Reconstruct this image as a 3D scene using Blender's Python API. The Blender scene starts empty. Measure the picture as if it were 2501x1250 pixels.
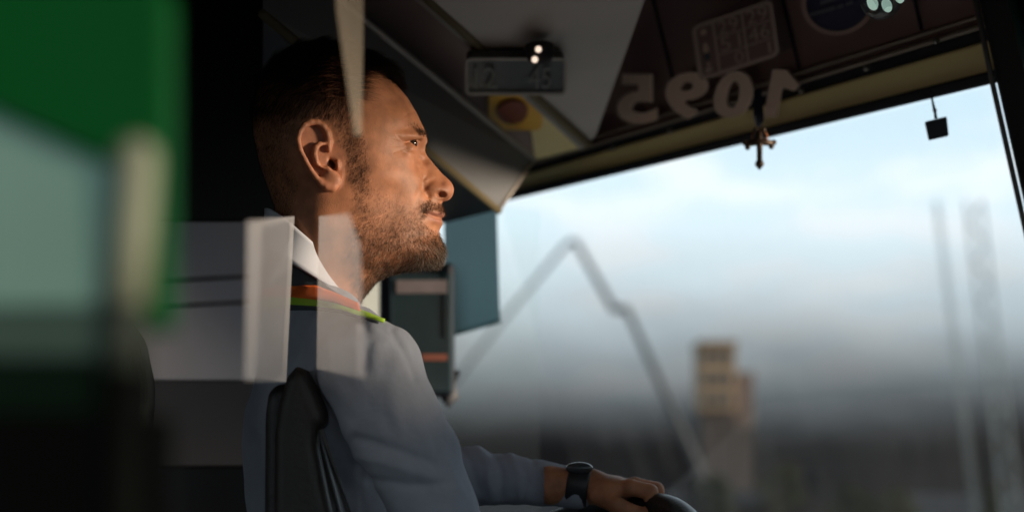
import bpy, bmesh, math, random
import numpy as np
from mathutils import Vector, Matrix
rng = np.random.default_rng(7)
random.seed(7)
S = bpy.context.scene
R = math.radians

# ------------------------------------------------------------------ camera, sky, sun, exposure
FPX, CX, HZ, CAMZ = 4547.0, 1250.5, 1200.0, 1.8        # focal length in photo pixels, horizon row, eye height
cam = bpy.data.cameras.new("camera"); camo = bpy.data.objects.new("camera", cam); S.collection.objects.link(camo)
camo.location = (0, 0, CAMZ); camo.rotation_euler = (R(90), 0, 0)
cam.sensor_fit = 'HORIZONTAL'; cam.sensor_width = 36; cam.lens = 36*FPX/2501
cam.shift_y = (HZ-625)/2501
cam.clip_start = 0.02; cam.clip_end = 5000
cam.dof.use_dof = True; cam.dof.focus_distance = 1.955; cam.dof.aperture_fstop = 3.3
S.camera = camo

SUN_EL, SUN_AZ = R(5.3), R(104.0)                       # azimuth from +Y towards +X
sd = Vector((math.sin(SUN_AZ)*math.cos(SUN_EL), math.cos(SUN_AZ)*math.cos(SUN_EL), math.sin(SUN_EL)))
sl = bpy.data.lights.new("sun", 'SUN'); sl.energy = 2.9; sl.angle = R(9); sl.color = (1.0, .80, .60)
so = bpy.data.objects.new("sun", sl); S.collection.objects.link(so)
so.rotation_euler = sd.to_track_quat('Z', 'Y').to_euler()

w = bpy.data.worlds.new("World"); S.world = w; w.use_nodes = True
nt = w.node_tree; nt.nodes.clear()
def N(t, **k):
    n = nt.nodes.new(t)
    for a, b in k.items(): setattr(n, a, b)
    return n
out = N('ShaderNodeOutputWorld'); bg = N('ShaderNodeBackground'); bg.inputs[1].default_value = 0.1
sky = N('ShaderNodeTexSky', sky_type='NISHITA', sun_disc=False, sun_elevation=SUN_EL, sun_rotation=SUN_AZ, air_density=1.2, dust_density=2.0)
tc = N('ShaderNodeTexCoord'); sep = N('ShaderNodeSeparateXYZ'); nt.links.new(tc.outputs['Generated'], sep.inputs[0])
nz = N('ShaderNodeTexNoise'); nz.inputs['Scale'].default_value = 9; nz.inputs['Detail'].default_value = 5
mp = N('ShaderNodeMapping'); mp.inputs['Scale'].default_value = (1, 1, 3); nt.links.new(tc.outputs['Generated'], mp.inputs[0]); nt.links.new(mp.outputs[0], nz.inputs[0])
# a layer of bright thin cloud over a dark bank painted into the sky along the horizon
thin = N('ShaderNodeMix', data_type='RGBA'); thin.inputs[0].default_value = .86
cz = N('ShaderNodeMapRange', interpolation_type='SMOOTHSTEP'); cz.inputs[1].default_value = .10; cz.inputs[2].default_value = .22; nt.links.new(sep.outputs[2], cz.inputs[0])
cl = N('ShaderNodeMix', data_type='RGBA'); cl.inputs[6].default_value = (5.3, 6.25, 6.8, 1); cl.inputs[7].default_value = (4.0, 5.2, 6.0, 1); nt.links.new(cz.outputs[0], cl.inputs[0]); nz2 = N('ShaderNodeTexNoise'); nz2.inputs['Scale'].default_value = 14; nz2.inputs['Detail'].default_value = 6; nt.links.new(mp.outputs[0], nz2.inputs[0])
pf = N('ShaderNodeMapRange', interpolation_type='SMOOTHSTEP'); pf.inputs[1].default_value = .46; pf.inputs[2].default_value = .64; nt.links.new(nz2.outputs[0], pf.inputs[0])
puff = N('ShaderNodeMix', data_type='RGBA'); puff.inputs[7].default_value = (5.7, 6.25, 6.6, 1); nt.links.new(pf.outputs[0], puff.inputs[0]); nt.links.new(cl.outputs[2], puff.inputs[6]); nt.links.new(puff.outputs[2], thin.inputs[7]); nt.links.new(sky.outputs[0], thin.inputs[6])
fade_h = N('ShaderNodeMath', operation='MULTIPLY_ADD'); fade_h.inputs[1].default_value = .03; nt.links.new(nz.outputs[0], fade_h.inputs[0]); nt.links.new(sep.outputs[2], fade_h.inputs[2])
mr = N('ShaderNodeMapRange', interpolation_type='SMOOTHSTEP'); mr.inputs[1].default_value = .034; mr.inputs[2].default_value = .178
nt.links.new(fade_h.outputs[0], mr.inputs[0])
fade = N('ShaderNodeMix', data_type='RGBA'); fade.inputs[6].default_value = (.045, .046, .05, 1)
nt.links.new(mr.outputs[0], fade.inputs[0]); nt.links.new(thin.outputs[2], fade.inputs[7])
nt.links.new(fade.outputs[2], bg.inputs[0]); nt.links.new(bg.outputs[0], out.inputs[0])

S.view_settings.view_transform = 'Standard'; S.view_settings.look = 'None'; S.view_settings.gamma = 1
S.view_settings.exposure = 0.95
S.cycles.use_denoising = True
S.cycles.max_bounces = 8; S.cycles.transparent_max_bounces = 16

# ------------------------------------------------------------------ helpers
def P(px, py, Y): return Vector(((px-CX)/FPX*Y, Y, CAMZ+(HZ-py)/FPX*Y))
def ray_plane(px, py, o, n):
    d = Vector(((px-CX)/FPX, 1, (HZ-py)/FPX)); c = Vector((0, 0, CAMZ))
    return c+d*((o-c).dot(n)/d.dot(n))
def mat(name, col, rough=.6, metal=0, spec=.5, noise=.15, nscale=8, bump=0, bscale=60, sss=0, coat=0):
    m = bpy.data.materials.new(name); m.use_nodes = True; t = m.node_tree; b = t.nodes['Principled BSDF']
    b.inputs['Roughness'].default_value = rough; b.inputs['Metallic'].default_value = metal; b.inputs['Specular IOR Level'].default_value = spec
    b.inputs['Coat Weight'].default_value = coat
    n = t.nodes.new('ShaderNodeTexNoise'); n.inputs['Scale'].default_value = nscale; n.inputs['Detail'].default_value = 6
    c = t.nodes.new('ShaderNodeTexCoord'); t.links.new(c.outputs['Object'], n.inputs['Vector'])
    mx = t.nodes.new('ShaderNodeMix'); mx.data_type = 'RGBA'
    mx.inputs[6].default_value = tuple(x*(1-noise) for x in col)+(1,); mx.inputs[7].default_value = tuple(min(1, x*(1+noise)) for x in col)+(1,)
    t.links.new(n.outputs[0], mx.inputs[0]); t.links.new(mx.outputs[2], b.inputs['Base Color'])
    if bump:
        n2 = t.nodes.new('ShaderNodeTexNoise'); n2.inputs['Scale'].default_value = bscale; n2.inputs['Detail'].default_value = 4
        t.links.new(c.outputs['Object'], n2.inputs['Vector'])
        bp = t.nodes.new('ShaderNodeBump'); bp.inputs['Strength'].default_value = bump; bp.inputs['Distance'].default_value = .002
        t.links.new(n2.outputs[0], bp.inputs['Height']); t.links.new(bp.outputs[0], b.inputs['Normal'])
    return m
def glassmat(name, tint=(1, 1, 1), veil=0, veilcol=(.7, .72, .75), gloss=.06):
    """A clear pane: mostly see-through, a faint mirror, and a veil of dust, frosting or imitated reflection that catches light."""
    m = bpy.data.materials.new(name); m.use_nodes = True; t = m.node_tree; t.nodes.clear()
    o = t.nodes.new('ShaderNodeOutputMaterial'); tr = t.nodes.new('ShaderNodeBsdfTransparent'); tr.inputs[0].default_value = (*tint, 1)
    gl = t.nodes.new('ShaderNodeBsdfGlossy'); gl.inputs['Roughness'].default_value = .02
    m1 = t.nodes.new('ShaderNodeMixShader'); m1.inputs[0].default_value = gloss
    t.links.new(tr.outputs[0], m1.inputs[1]); t.links.new(gl.outputs[0], m1.inputs[2])
    last = m1
    if veil:
        df = t.nodes.new('ShaderNodeBsdfDiffuse'); df.inputs[0].default_value = (*veilcol, 1)
        tl = t.nodes.new('ShaderNodeBsdfTranslucent'); tl.inputs[0].default_value = (*veilcol, 1)
        m2 = t.nodes.new('ShaderNodeMixShader'); m2.inputs[0].default_value = .6
        t.links.new(df.outputs[0], m2.inputs[1]); t.links.new(tl.outputs[0], m2.inputs[2])
        m3 = t.nodes.new('ShaderNodeMixShader'); m3.inputs[0].default_value = veil
        t.links.new(last.outputs[0], m3.inputs[1]); t.links.new(m2.outputs[0], m3.inputs[2]); last = m3
    t.links.new(last.outputs[0], o.inputs[0]); return m

def link(name, verts, faces, m, parent=None, smooth=False):
    me = bpy.data.meshes.new(name); me.from_pydata([tuple(v) for v in verts], [], [list(f) for f in faces]); me.update()
    o = bpy.data.objects.new(name, me); S.collection.objects.link(o)
    if m: me.materials.append(m)
    if smooth: me.shade_smooth()
    if parent is not None:
        o.parent = parent; o.matrix_parent_inverse = parent.matrix_world.inverted()
    return o
def bm_obj(name, bm, m, parent=None, smooth=False):
    me = bpy.data.meshes.new(name); bmesh.ops.recalc_face_normals(bm, faces=bm.faces); bm.to_mesh(me); bm.free()
    o = bpy.data.objects.new(name, me); S.collection.objects.link(o); me.materials.append(m)
    if smooth: me.shade_smooth()
    if parent is not None:
        o.parent = parent; o.matrix_parent_inverse = parent.matrix_world.inverted()
    return o
def thing(name, label, cat, loc=(0, 0, 0), group=None):
    o = bpy.data.objects.new(name, None); S.collection.objects.link(o); o.location = loc; o.empty_display_size = .05
    o.matrix_world = Matrix.Translation(loc)
    return tag(o, label, cat, group)
def tag(o, label=None, cat=None, group=None, kind=None):
    if label: o['label'] = label
    if cat: o['category'] = cat
    if group: o['group'] = group
    if kind: o['kind'] = kind
    return o
def slab(name, pts, nrm, thick, m, parent=None, bevel=.003, smooth=False):
    """A flat outline (3D points) given a thickness along nrm."""
    bm = bmesh.new(); n = Vector(nrm).normalized()*thick
    a = [bm.verts.new(p) for p in pts]; b = [bm.verts.new(Vector(p)+n) for p in pts]
    k = len(pts)
    bm.faces.new(a[::-1]); bm.faces.new(b)
    for i in range(k): bm.faces.new((a[i], a[(i+1) % k], b[(i+1) % k], b[i]))
    bmesh.ops.recalc_face_normals(bm, faces=bm.faces)
    if bevel: bmesh.ops.bevel(bm, geom=list(bm.edges), offset=bevel, segments=2, affect='EDGES', profile=.5)
    return bm_obj(name, bm, m, parent, smooth)
def box(name, c, ax, half, m, parent=None, bevel=.004):
    c = Vector(c); pts = [c+ax[0]*(sx*half[0])+ax[1]*(sy*half[1])-ax[2]*half[2] for sx, sy in ((-1, -1), (1, -1), (1, 1), (-1, 1))]
    return slab(name, pts, ax[2], 2*half[2], m, parent, bevel)
def tube_bm(bm, pts, rad, seg=12, cap=True):
    pts = [Vector(p) for p in pts]; rings = []
    rad = rad if hasattr(rad, '__len__') else [rad]*len(pts)
    up = Vector((0.1, .2, 1)).normalized()
    for i, p in enumerate(pts):
        t = (pts[min(i+1, len(pts)-1)]-pts[max(i-1, 0)]).normalized()
        s = t.cross(up)
        if s.length < .05: s = t.cross(Vector((1, 0, 0)))
        s.normalize(); u = s.cross(t)
        rings.append([bm.verts.new(p+(s*math.cos(a)+u*math.sin(a))*rad[i]) for a in [2*math.pi*k/seg for k in range(seg)]])
    for a, b in zip(rings, rings[1:]):
        for k in range(seg): bm.faces.new((a[k], a[(k+1) % seg], b[(k+1) % seg], b[k]))
    if cap: bm.faces.new(rings[0][::-1]); bm.faces.new(rings[-1])
def tube(name, pts, rad, m, parent=None, seg=12):
    bm = bmesh.new(); tube_bm(bm, pts, rad, seg); return bm_obj(name, bm, m, parent, True)
def ball(name, c, r, m, parent=None, sc=(1, 1, 1), seg=24):
    bm = bmesh.new(); bmesh.ops.create_uvsphere(bm, u_segments=seg, v_segments=seg//2, radius=r, matrix=Matrix.Translation(c) @ Matrix.Diagonal((*sc, 1)))
    return bm_obj(name, bm, m, parent, True)
def text_mesh(txt, bold=.0):
    cu = bpy.data.curves.new("lettering", 'FONT'); cu.body = txt; cu.offset = bold; cu.resolution_u = 4
    o = bpy.data.objects.new("lettering", cu); S.collection.objects.link(o)
    dg = bpy.context.evaluated_depsgraph_get(); me = o.evaluated_get(dg).to_mesh()
    v = np.array([x.co[:] for x in me.vertices]); f = [list(p.vertices) for p in me.polygons]
    bpy.data.objects.remove(o); bpy.data.curves.remove(cu)
    v[:, 0] -= v[:, 0].min(); v[:, 1] -= v[:, 1].min(); v[:, 0] /= v[:, 0].max(); v[:, 1] /= v[:, 1].max()
    return v[:, :2], f
def quad_map(uv, q):                                     # q = lower-left, lower-right, upper-right, upper-left
    return [q[0]*((1-u)*(1-v))+q[1]*(u*(1-v))+q[2]*(u*v)+q[3]*((1-u)*v) for u, v in uv]

# ------------------------------------------------------------------ the outside world
M_asphalt = mat('asphalt', (.03, .03, .032), 1, spec=0, noise=.3, nscale=3, bump=.4, bscale=40)
g = link('ground', [(-1500, -300, 0), (1500, -300, 0), (1500, 3000, 0), (-1500, 3000, 0)], [(0, 1, 2, 3)], M_asphalt)
tag(g, kind='structure')
ex, ey, ez = Vector((1, 0, 0)), Vector((0, 1, 0)), Vector((0, 0, 1))
AX = (ex, ey, ez)

# folded concrete-pump boom
M_boom = mat('boom_paint', (.03, .035, .04), .6)
D = 45
ct = thing('construction_crane', 'grey folded construction boom rising in a peak beyond the windscreen', 'crane', P(1720, HZ+1.8/D*FPX, D))
bm = bmesh.new(); tube_bm(bm, [P(1725, 1180, D), P(1532, 757, D)], [.10, .085], 8); bm_obj('boom', bm, M_boom, ct)
bm = bmesh.new(); tube_bm(bm, [P(1536, 757, D), P(1492, 752, D)], [.1, .1], 8); bm_obj('boom_link', bm, M_boom, ct)
bm = bmesh.new(); tube_bm(bm, [P(1500, 755, D), P(1405, 588, D)], [.09, .08], 8); bm_obj('boom', bm, M_boom, ct)
bm = bmesh.new(); tube_bm(bm, [P(1402, 586, D), P(1380, 600, D), P(1220, 790, D), P(1100, 945, D)], [.075, .06, .055, .05], 8); bm_obj('boom', bm, M_boom, ct)
M_trk = mat('truck_paint', (.010, .010, .012), .9, spec=0)
b0 = P(1725, 1180, D); box('truck_bed', (b0.x, D, 1.2), AX, (2.6, 1.1, .35), M_trk, ct, .05)
box('turret', (b0.x, D, 1.75), AX, (.5, .5, .32), M_trk, ct, .05)
box('truck_cab', (b0.x+3.3, D, 1.5), AX, (.75, 1.1, .9), M_trk, ct, .1)
M_rub = mat('tyre_rubber', (.02, .02, .02), .8)
for dx in (-2, -.8, 3.2):
    bm = bmesh.new(); tube_bm(bm, [(b0.x+dx, D-1.15, .5), (b0.x+dx, D-.8, .5)], .5, 16); bm_obj('wheel', bm, M_rub, ct)

# tan tower block
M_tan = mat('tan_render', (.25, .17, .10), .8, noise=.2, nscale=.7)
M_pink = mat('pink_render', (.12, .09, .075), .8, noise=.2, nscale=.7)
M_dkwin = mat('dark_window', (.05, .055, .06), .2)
D = 110
bt = thing('tower_building', 'tan tower block with a lower pinkish wing, blurred beyond the windscreen', 'building', (P(1765, 1200, D).x, D, 0))
def bbox(px0, px1, py0, D, dep, name, m, par):
    a = P(px0, py0, D); b = P(px1, py0, D)
    return box(name, ((a.x+b.x)/2, D+dep/2, a.z/2), AX, ((b.x-a.x)/2, dep/2, a.z/2), m, par, .05)
M_towerfade = mat('tower_fade', (.045, .036, .032), .9, noise=.3, nscale=1)  # darker wall tone paints a fade towards the ground
def fbox(x0, y0, x1, y1, dd, dep, name, m, bev=.04):
    a = P(x0, y1, D); b = P(x1, y0, D); return box(name, ((a.x+b.x)/2, D+dd+dep/2, (a.z+b.z)/2), AX, ((b.x-a.x)/2, dep/2, (b.z-a.z)/2), m, bt, bev)
fbox(1714, 1002, 1794, 1200, .3, 3, 'lower_wall', M_towerfade); fbox(1708, 841, 1798, 1001, 0, 3.6, 'upper_wall', M_tan); fbox(1704, 832, 1802, 840, -.3, 4.2, 'parapet', M_tan)
fbox(1799, 905, 1846, 1040, .9, 3, 'wing_wall', M_pink); fbox(1801, 1041, 1844, 1200, 1.0, 2.8, 'lower_wing_wall', M_towerfade)
for y_ in (872, 925, 975):
    for x_ in (1728, 1754, 1780): fbox(x_-8, y_-15, x_+8, y_+13, -.06, .05, 'window', M_dkwin, .01)

# two slanting lattices imitating pale reflections in the windscreen
M_streak = mat('streak_grey', (.16, .20, .215), .6); M_mdark = mat('streak_dark', (.09, .105, .115), .7)
D = 34
for (xa, xb, hw, lab) in ((2287, 2352, 5, 'narrow pale reflection streak built as a lattice, left of the wider streak'), (2378, 2440, 19, 'wide pale reflection streak built as a lattice, beside the narrow streak')):
    t_ = thing('reflection_streak', lab, 'reflection', P(xb+25, HZ+1.8/D*FPX, D), 'pale leaning reflection streaks')
    yb_ = HZ+1.8/D*FPX; xat = lambda y, xa=xa, xb=xb: xa+(xb-xa)*(y-490)/510
    for sg_ in (-1, 1): tube('streak_leg', [P(xat(yb_)+sg_*hw*1.2, yb_, D), P(xat(900)+sg_*hw, 900, D), P(xat(490)+sg_*hw, 490, D)], .028 if hw > 10 else .014, M_streak, t_, 8)
    bm = bmesh.new(); y_ = 494; sg_ = 1
    while y_ < yb_-60:
        y2 = y_+hw*2.2+8; tube_bm(bm, [P(xat(y_)+sg_*hw, y_, D), P(xat(y2)-sg_*hw, y2, D)], .016 if hw > 10 else .008, 5); sg_ = -sg_; y_ = y2
    bm_obj('streak_bracing', bm, M_streak, t_, True)

# small trees along the far kerb
M_leaf = [mat('leaf_dark', (.016, .022, .010), .9, spec=0, noise=.4, nscale=2), mat('leaf_mid', (.028, .032, .013), .9, spec=0, noise=.4, nscale=2)]
M_bark = mat('bark', (.1, .075, .05), .9, noise=.3)
def tree(px, py, D, wpx, kind, label, shape):
    top = P(px, py, D); hgt = top.z; x0 = top.x; w_ = wpx/FPX*D/2
    t_ = thing('conifer' if shape == 'cone' else 'street_tree', label, 'tree', (x0, D, 0), 'small trees beyond the windscreen')
    bm = bmesh.new(); tube_bm(bm, [(x0, D, 0), (x0+.05, D, hgt*.4), (x0, D, hgt*.85)], [.11, .08, .02], 8)
    for k in range(6):
        a = random.uniform(0, 6.28); z = hgt*random.uniform(.35, .7); l_ = w_*.7
        tube_bm(bm, [(x0, D, z), (x0+math.cos(a)*l_, D+math.sin(a)*l_, z+.3*l_)], [.04, .012], 5)
    bm_obj('trunk', bm, M_bark, t_)
    bm = bmesh.new()
    cl = [(random.gauss(0, .45), random.gauss(0, .45), random.random()) for _ in range(42)]
    for (cx_, cy_, cz_) in cl:
        zz = hgt*(.28+.72*cz_); sc = (1.05-cz_) if shape == 'cone' else math.sqrt(max(.05, 1-(2*cz_-.9)**2*.8))
        c = Vector((x0+cx_*w_*sc, D+cy_*w_*sc, zz))
        for _ in range(34):
            p = c+Vector((random.gauss(0, .16), random.gauss(0, .16), random.gauss(0, .13)))*w_*1.3*(.4+sc*.6)
            n = Vector((random.gauss(0, 1), random.gauss(0, 1), random.gauss(0, 1))).normalized(); u = n.orthogonal().normalized(); v = n.cross(u); s = random.uniform(.05, .1)
            f = bm.faces.new([bm.verts.new(p+u*s), bm.verts.new(p+v*s*.5), bm.verts.new(p-u*s), bm.verts.new(p-v*s*.5)])
    o = bm_obj('crown', bm, M_leaf[kind], t_)
tree(1755, 1165, 40, 110, 0, 'low dark round tree at the foot of the folded boom', 'round')
tree(1915, 1140, 44, 120, 1, 'olive green tree right of the tan tower block', 'round')
tree(2060, 1188, 38, 150, 0, 'widest low tree at the bottom, between the tan tower and the leaning reflection streaks', 'round')
tree(2190, 1200, 42, 110, 1, 'lowest small tree at the bottom under the leaning reflection streaks', 'round')
tree(2418, 1178, 36, 110, 0, 'pointed dark conifer at the bottom right corner', 'cone')

# added cream wall imitating the warm light in the side window
M_cream = mat('added_wall_cream', (.80, .70, .55), .8, noise=.06)
ho = thing('added_cream_wall', 'added cream wall imitating warm light in the side window between neck and mirror', 'added wall', (-1.6, 14, 0))
a = P(700, 1200, 14); b = P(946, 1200, 14)
box('added_wall', ((a.x+b.x)/2-.8, 14.8, 2.6), AX, ((b.x-a.x)/2+.8, .8, 2.6), M_cream, ho, .02)
bm = bmesh.new(); pr = [((a.x-1.8), 13.8, 5.2), (b.x+.05, 13.8, 5.2), (b.x+.05, 14.9, 6.2), (a.x-1.8, 14.9, 6.2), (b.x+.05, 15.8, 5.2), (a.x-1.8, 15.8, 5.2)]
v = [bm.verts.new(p) for p in pr]
for f in ((0, 1, 2, 3), (3, 2, 4, 5), (0, 5, 4, 1), (0, 3, 5), (1, 4, 2)): bm.faces.new([v[i] for i in f])
bm_obj('roof', bm, mat('added_roof_clay', (.25, .1, .06), .8), ho)

# ------------------------------------------------------------------ the bus: shell, windscreen, header
E0 = P(1243, 490, 3.2); E1 = P(2430, 204, 3.2*710/996); E1.z = E0.z
L = (E0-E1).normalized(); Fw = Vector((L.y, -L.x, 0)); Up = Vector((0, 0, 1))     # bus-left, bus-forward
BA = (Fw, L, Up)
def B(f, l, z): return E0+Fw*f+L*l+Vector((0, 0, z-E0.z))    # bus frame: origin at the far top corner of the windscreen
M_dark = mat('dark_trim', (.018, .015, .016), .65, noise=.3, bump=.15)
M_roof = mat('roof_liner', (.03, .024, .023), .75, noise=.25, bump=.2)
M_maroon = mat('maroon_trim', (.30, .19, .18), .6, noise=.2, bump=.1)
M_rail = mat('brown_rail', (.34, .27, .21), .45, noise=.15)
M_yel = mat('ochre_trim', (.98, .77, .36), .5, noise=.10, nscale=5)
M_gask = mat('windscreen_gasket', (.010, .013, .022), .5, noise=.2)
M_dash = mat('dash_grey', (.58, .55, .52), .7, noise=.1)
M_floor = mat('bus_floor', (.16, .15, .145), .7, noise=.4, bump=.2)
bus = thing('bus', 'dark bus interior framing the large pale windscreen', 'bus', B(-1, -1, 0.9))
ZR, ZF = 2.86, .95
W2 = 3.55                                                # distance to the right-hand wall
def panel(name, f0, f1, l0, l1, z0, z1, m, bevel=.004):
    return box(name, B((f0+f1)/2, (l0+l1)/2, (z0+z1)/2), BA, (abs(f1-f0)/2, abs(l1-l0)/2, abs(z1-z0)/2), m, bus, bevel)
panel('floor_panel', -4.2, .2, -W2, .1, ZF-.1, ZF, M_floor)
panel('roof_panel', -4.2, .12, -W2, .1, ZR, ZR+.06, M_roof)
panel('rear_wall', -4.26, -4.2, -W2, .1, ZF, 1.75, M_dark)
panel('rear_wall', -4.26, -4.2, -W2, .1, 2.65, ZR, M_dark)
# left wall round the driver's window
panel('wall_panel', -4.2, .1, .03, .09, ZF, 1.62, M_dark)
panel('wall_panel', -4.2, -.012, .03, .09, 2.30, ZR, M_dark)
panel('wall_panel', -1.9, -.50, .03, .09, 1.621, 2.299, M_dark)
panel('wall_panel', -4.2, -4.0, .03, .09, 1.621, 2.299, M_dark)
# right wall with passenger windows behind the camera
panel('wall_panel', -4.2, .1, -W2-.06, -W2, ZF, 1.72, M_dark)
panel('wall_panel', -4.2, .1, -W2-.06, -W2, 2.65, ZR, M_dark)
panel('wall_panel', -.15, .1, -W2-.06, -W2, 1.721, 2.649, M_dark)
panel('wall_panel', -4.2, -3.2, -W2-.06, -W2, 1.721, 2.649, M_dark)
panel('wall_panel', -1.62, -1.50, -W2-.06, -W2, 1.721, 2.649, M_dark)
# front: dashboard below, added unseen panel at the right keeps sun off his lower body
panel('dashboard', -.28, .22, -1.35, .02, 1.28, 1.70, M_dash, .03)
panel('front_panel', .16, .28, -W2, .1, ZF, 1.30, M_dark)
panel('added_shade_panel', .02, .10, -W2, -1.36, 1.30, 2.065, M_dark, .01)

HU = (Up*.95-Fw*.312).normalized(); HN = L.cross(HU); HN = HN if HN.dot(Fw) < 0 else -HN     # header plane
WD = (Up*-.95+Fw*.312).normalized(); WN = L.cross(WD); WN = WN if WN.dot(Fw) < 0 else -WN     # windscreen plane
def hp(px, py, off=0): return ray_plane(px, py, E0+HN*off, HN)
def hband(name, bot, top, m, off, thick, ext=(1.7, .3), bevel=.003):
    """A strip of the header between two image lines, lengthened past the frame on both ends."""
    a, b = hp(*bot[0], off), hp(*bot[1], off); c, d = hp(*top[1], off), hp(*top[0], off)
    e1 = (b-a).normalized(); e2 = (c-d).normalized()
    pts = [a-e1*ext[1], b+e1*ext[0], c+e2*ext[0], d-e2*ext[1]]
    return slab(name, pts, -HN, thick, m, bus, bevel)
hband('header_backing', ((1243, 478), (2430, 190)), ((1332, 360), (2403, 20)), M_gask, -.055, .015)
hband('windscreen_gasket', ((1243, 490), (2430, 204)), ((1261, 466), (2422, 174)), M_gask, .018, .05)
hband('trim_band', ((1261, 466.5), (2422, 174.5)), ((1296, 422), (2386, 108)), M_yel, .010, .04)
hband('groove_strip', ((1296, 421), (2384, 107.5)), ((1304, 403), (2393, 74)), M_gask, .004, .04)
hband('trim_rail', ((1304, 402.5), (2393, 73.5)), ((1309, 394), (2398, 57)), M_rail, .014, .04)
hband('groove_strip', ((1309, 393.5), (2398, 56.5)), ((1330, 376), (2402, 44)), M_maroon, .004, .04)
hband('trim_rail', ((1330, 375.5), (2402, 43.5)), ((1332, 370), (2403, 33)), M_rail, .014, .04)
# header panel above the rails, up to the roof
a, b = hp(1332, 369.5), hp(2403, 32.5); e = (b-a).normalized()
up_len = .42
slab('header_panel', [a-e*.3, b+e*1.7, b+e*1.7+HU*up_len, a-e*.3+HU*up_len], -HN, .03, M_maroon, bus)
M_screw = mat('screw_steel', (.3, .28, .26), .35, metal=.8)
for x_, y_ in ((2290, 122), (2120, 188), (1960, 243), (1800, 293), (1640, 342), (1500, 384)):
    c_ = hp(x_, y_-22, .016); tube('screw', [c_+HN*.006, c_], .0032, M_screw, bus, 10)
for x_ in (1660, 1952, 2250):
    c_ = hp(x_, 369.5-(x_-1332)*.3146-6, .002); slab('panel_joint', [c_, c_+L*-.003, c_+L*-.003+HU*.38, c_+HU*.38], -HN, -.003, M_gask, bus, 0)
# windscreen glass and posts
wl = 1.05
M_wind = glassmat('windscreen_glass', (.985, .995, 1.0), veil=.007, gloss=.025)
t_ = M_wind.node_tree; mixn = [n for n in t_.nodes if n.type == 'MIX_SHADER' and abs(n.inputs[0].default_value-.007) < 1e-4][0]
dn = t_.nodes.new('ShaderNodeTexNoise'); dn.inputs['Scale'].default_value = 5; dn.inputs['Detail'].default_value = 7; dm = t_.nodes.new('ShaderNodeMapping'); dm.inputs['Scale'].default_value = (5, 5, .5)
dc = t_.nodes.new('ShaderNodeTexCoord'); dr_ = t_.nodes.new('ShaderNodeMapRange'); dr_.inputs[1].default_value = .45; dr_.inputs[2].default_value = .75; dr_.inputs[3].default_value = .003; dr_.inputs[4].default_value = .012
t_.links.new(dc.outputs['Object'], dm.inputs[0]); t_.links.new(dm.outputs[0], dn.inputs['Vector']); t_.links.new(dn.outputs[0], dr_.inputs[0]); t_.links.new(dr_.outputs[0], mixn.inputs[0])
p0 = E0+L*.03+WD*.004; p1 = E0-L*2.7+WD*.004
p1 = E0-L*3.5+WD*.004
slab('windscreen', [p0, p1, p1+WD*wl, p0+WD*wl], WN*-1, .006, M_wind, bus, 0)
M_post = mat('black_post', (.012, .013, .014), .35, noise=.2)
def wp(px, py, off=0): return ray_plane(px, py, E0+WN*off, WN)
pa, pb = hp(2384, -20, .03), wp(2430, 204, .03); pc = wp(2501, 520, .03); pd = wp(2645, 1160, .03)
post_w = -L*.16
slab('windscreen_post', [pa+HU*.3, pb, pc, pd, pd+post_w, pc+post_w, pb+post_w, pa+HU*.3+post_w], -WN, .12, M_post, bus, .006)
tube('post_highlight', [pa+WN*.004, pb+WN*.004, pc+WN*.004, pd+WN*.004], .0035, mat('edge_highlight', (.16, .15, .14), .4), bus, 8)  # pale line painted in as the highlight along the post edge
tube('post_reflection', [pa+WN*.006-L*.055, pb+WN*.006-L*.06, pc+WN*.006-L*.06, pd+WN*.006-L*.06], .006, mat('green_reflection', (.02, .07, .06), .4), bus, 8)  # greenish reflection on the post, built as a coloured strip

# driver's side window: glass with a half-drawn blind, and the outside mirror
M_side = glassmat('side_glass', (.97, .99, .99), veil=.01, gloss=.02)
slab('side_window', [B(-.5, .055, 1.62), B(.1, .055, 1.62), B(.1, .055, 2.30), B(-.5, .055, 2.30)], L, .005, M_side, bus, 0)
M_blind = bpy.data.materials.new('blind_film'); M_blind.use_nodes = True; t_ = M_blind.node_tree; t_.nodes.clear()
o_ = t_.nodes.new('ShaderNodeOutputMaterial'); a_ = t_.nodes.new('ShaderNodeBsdfTransparent'); a_.inputs[0].default_value = (.60, .71, .73, 1)
b_ = t_.nodes.new('ShaderNodeBsdfTranslucent'); b_.inputs[0].default_value = (.20, .30, .31, 1); c_ = t_.nodes.new('ShaderNodeMixShader'); c_.inputs[0].default_value = .6
t_.links.new(a_.outputs[0], c_.inputs[1]); t_.links.new(b_.outputs[0], c_.inputs[2]); t_.links.new(c_.outputs[0], o_.inputs[0])
bl = thing('window_blind', 'half drawn teal blind hanging beside the windscreen over the side window', 'blind', P(1155, 800, 3.05))
q = [P(1085, 822, 2.98), P(1221, 784, 3.10), P(1212, 470, 3.10), P(1085, 500, 2.98)]
slab('blind_sheet', q, (0, -1, 0), .002, M_blind, bl, 0)
tube('blind_roller', [q[3]+Vector((-.02, 0, .02)), q[2]+Vector((0, 0, .02))], .014, M_dark, bl)
tube('blind_bar', [q[0], q[1]], .003, M_blind, bl)

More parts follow.
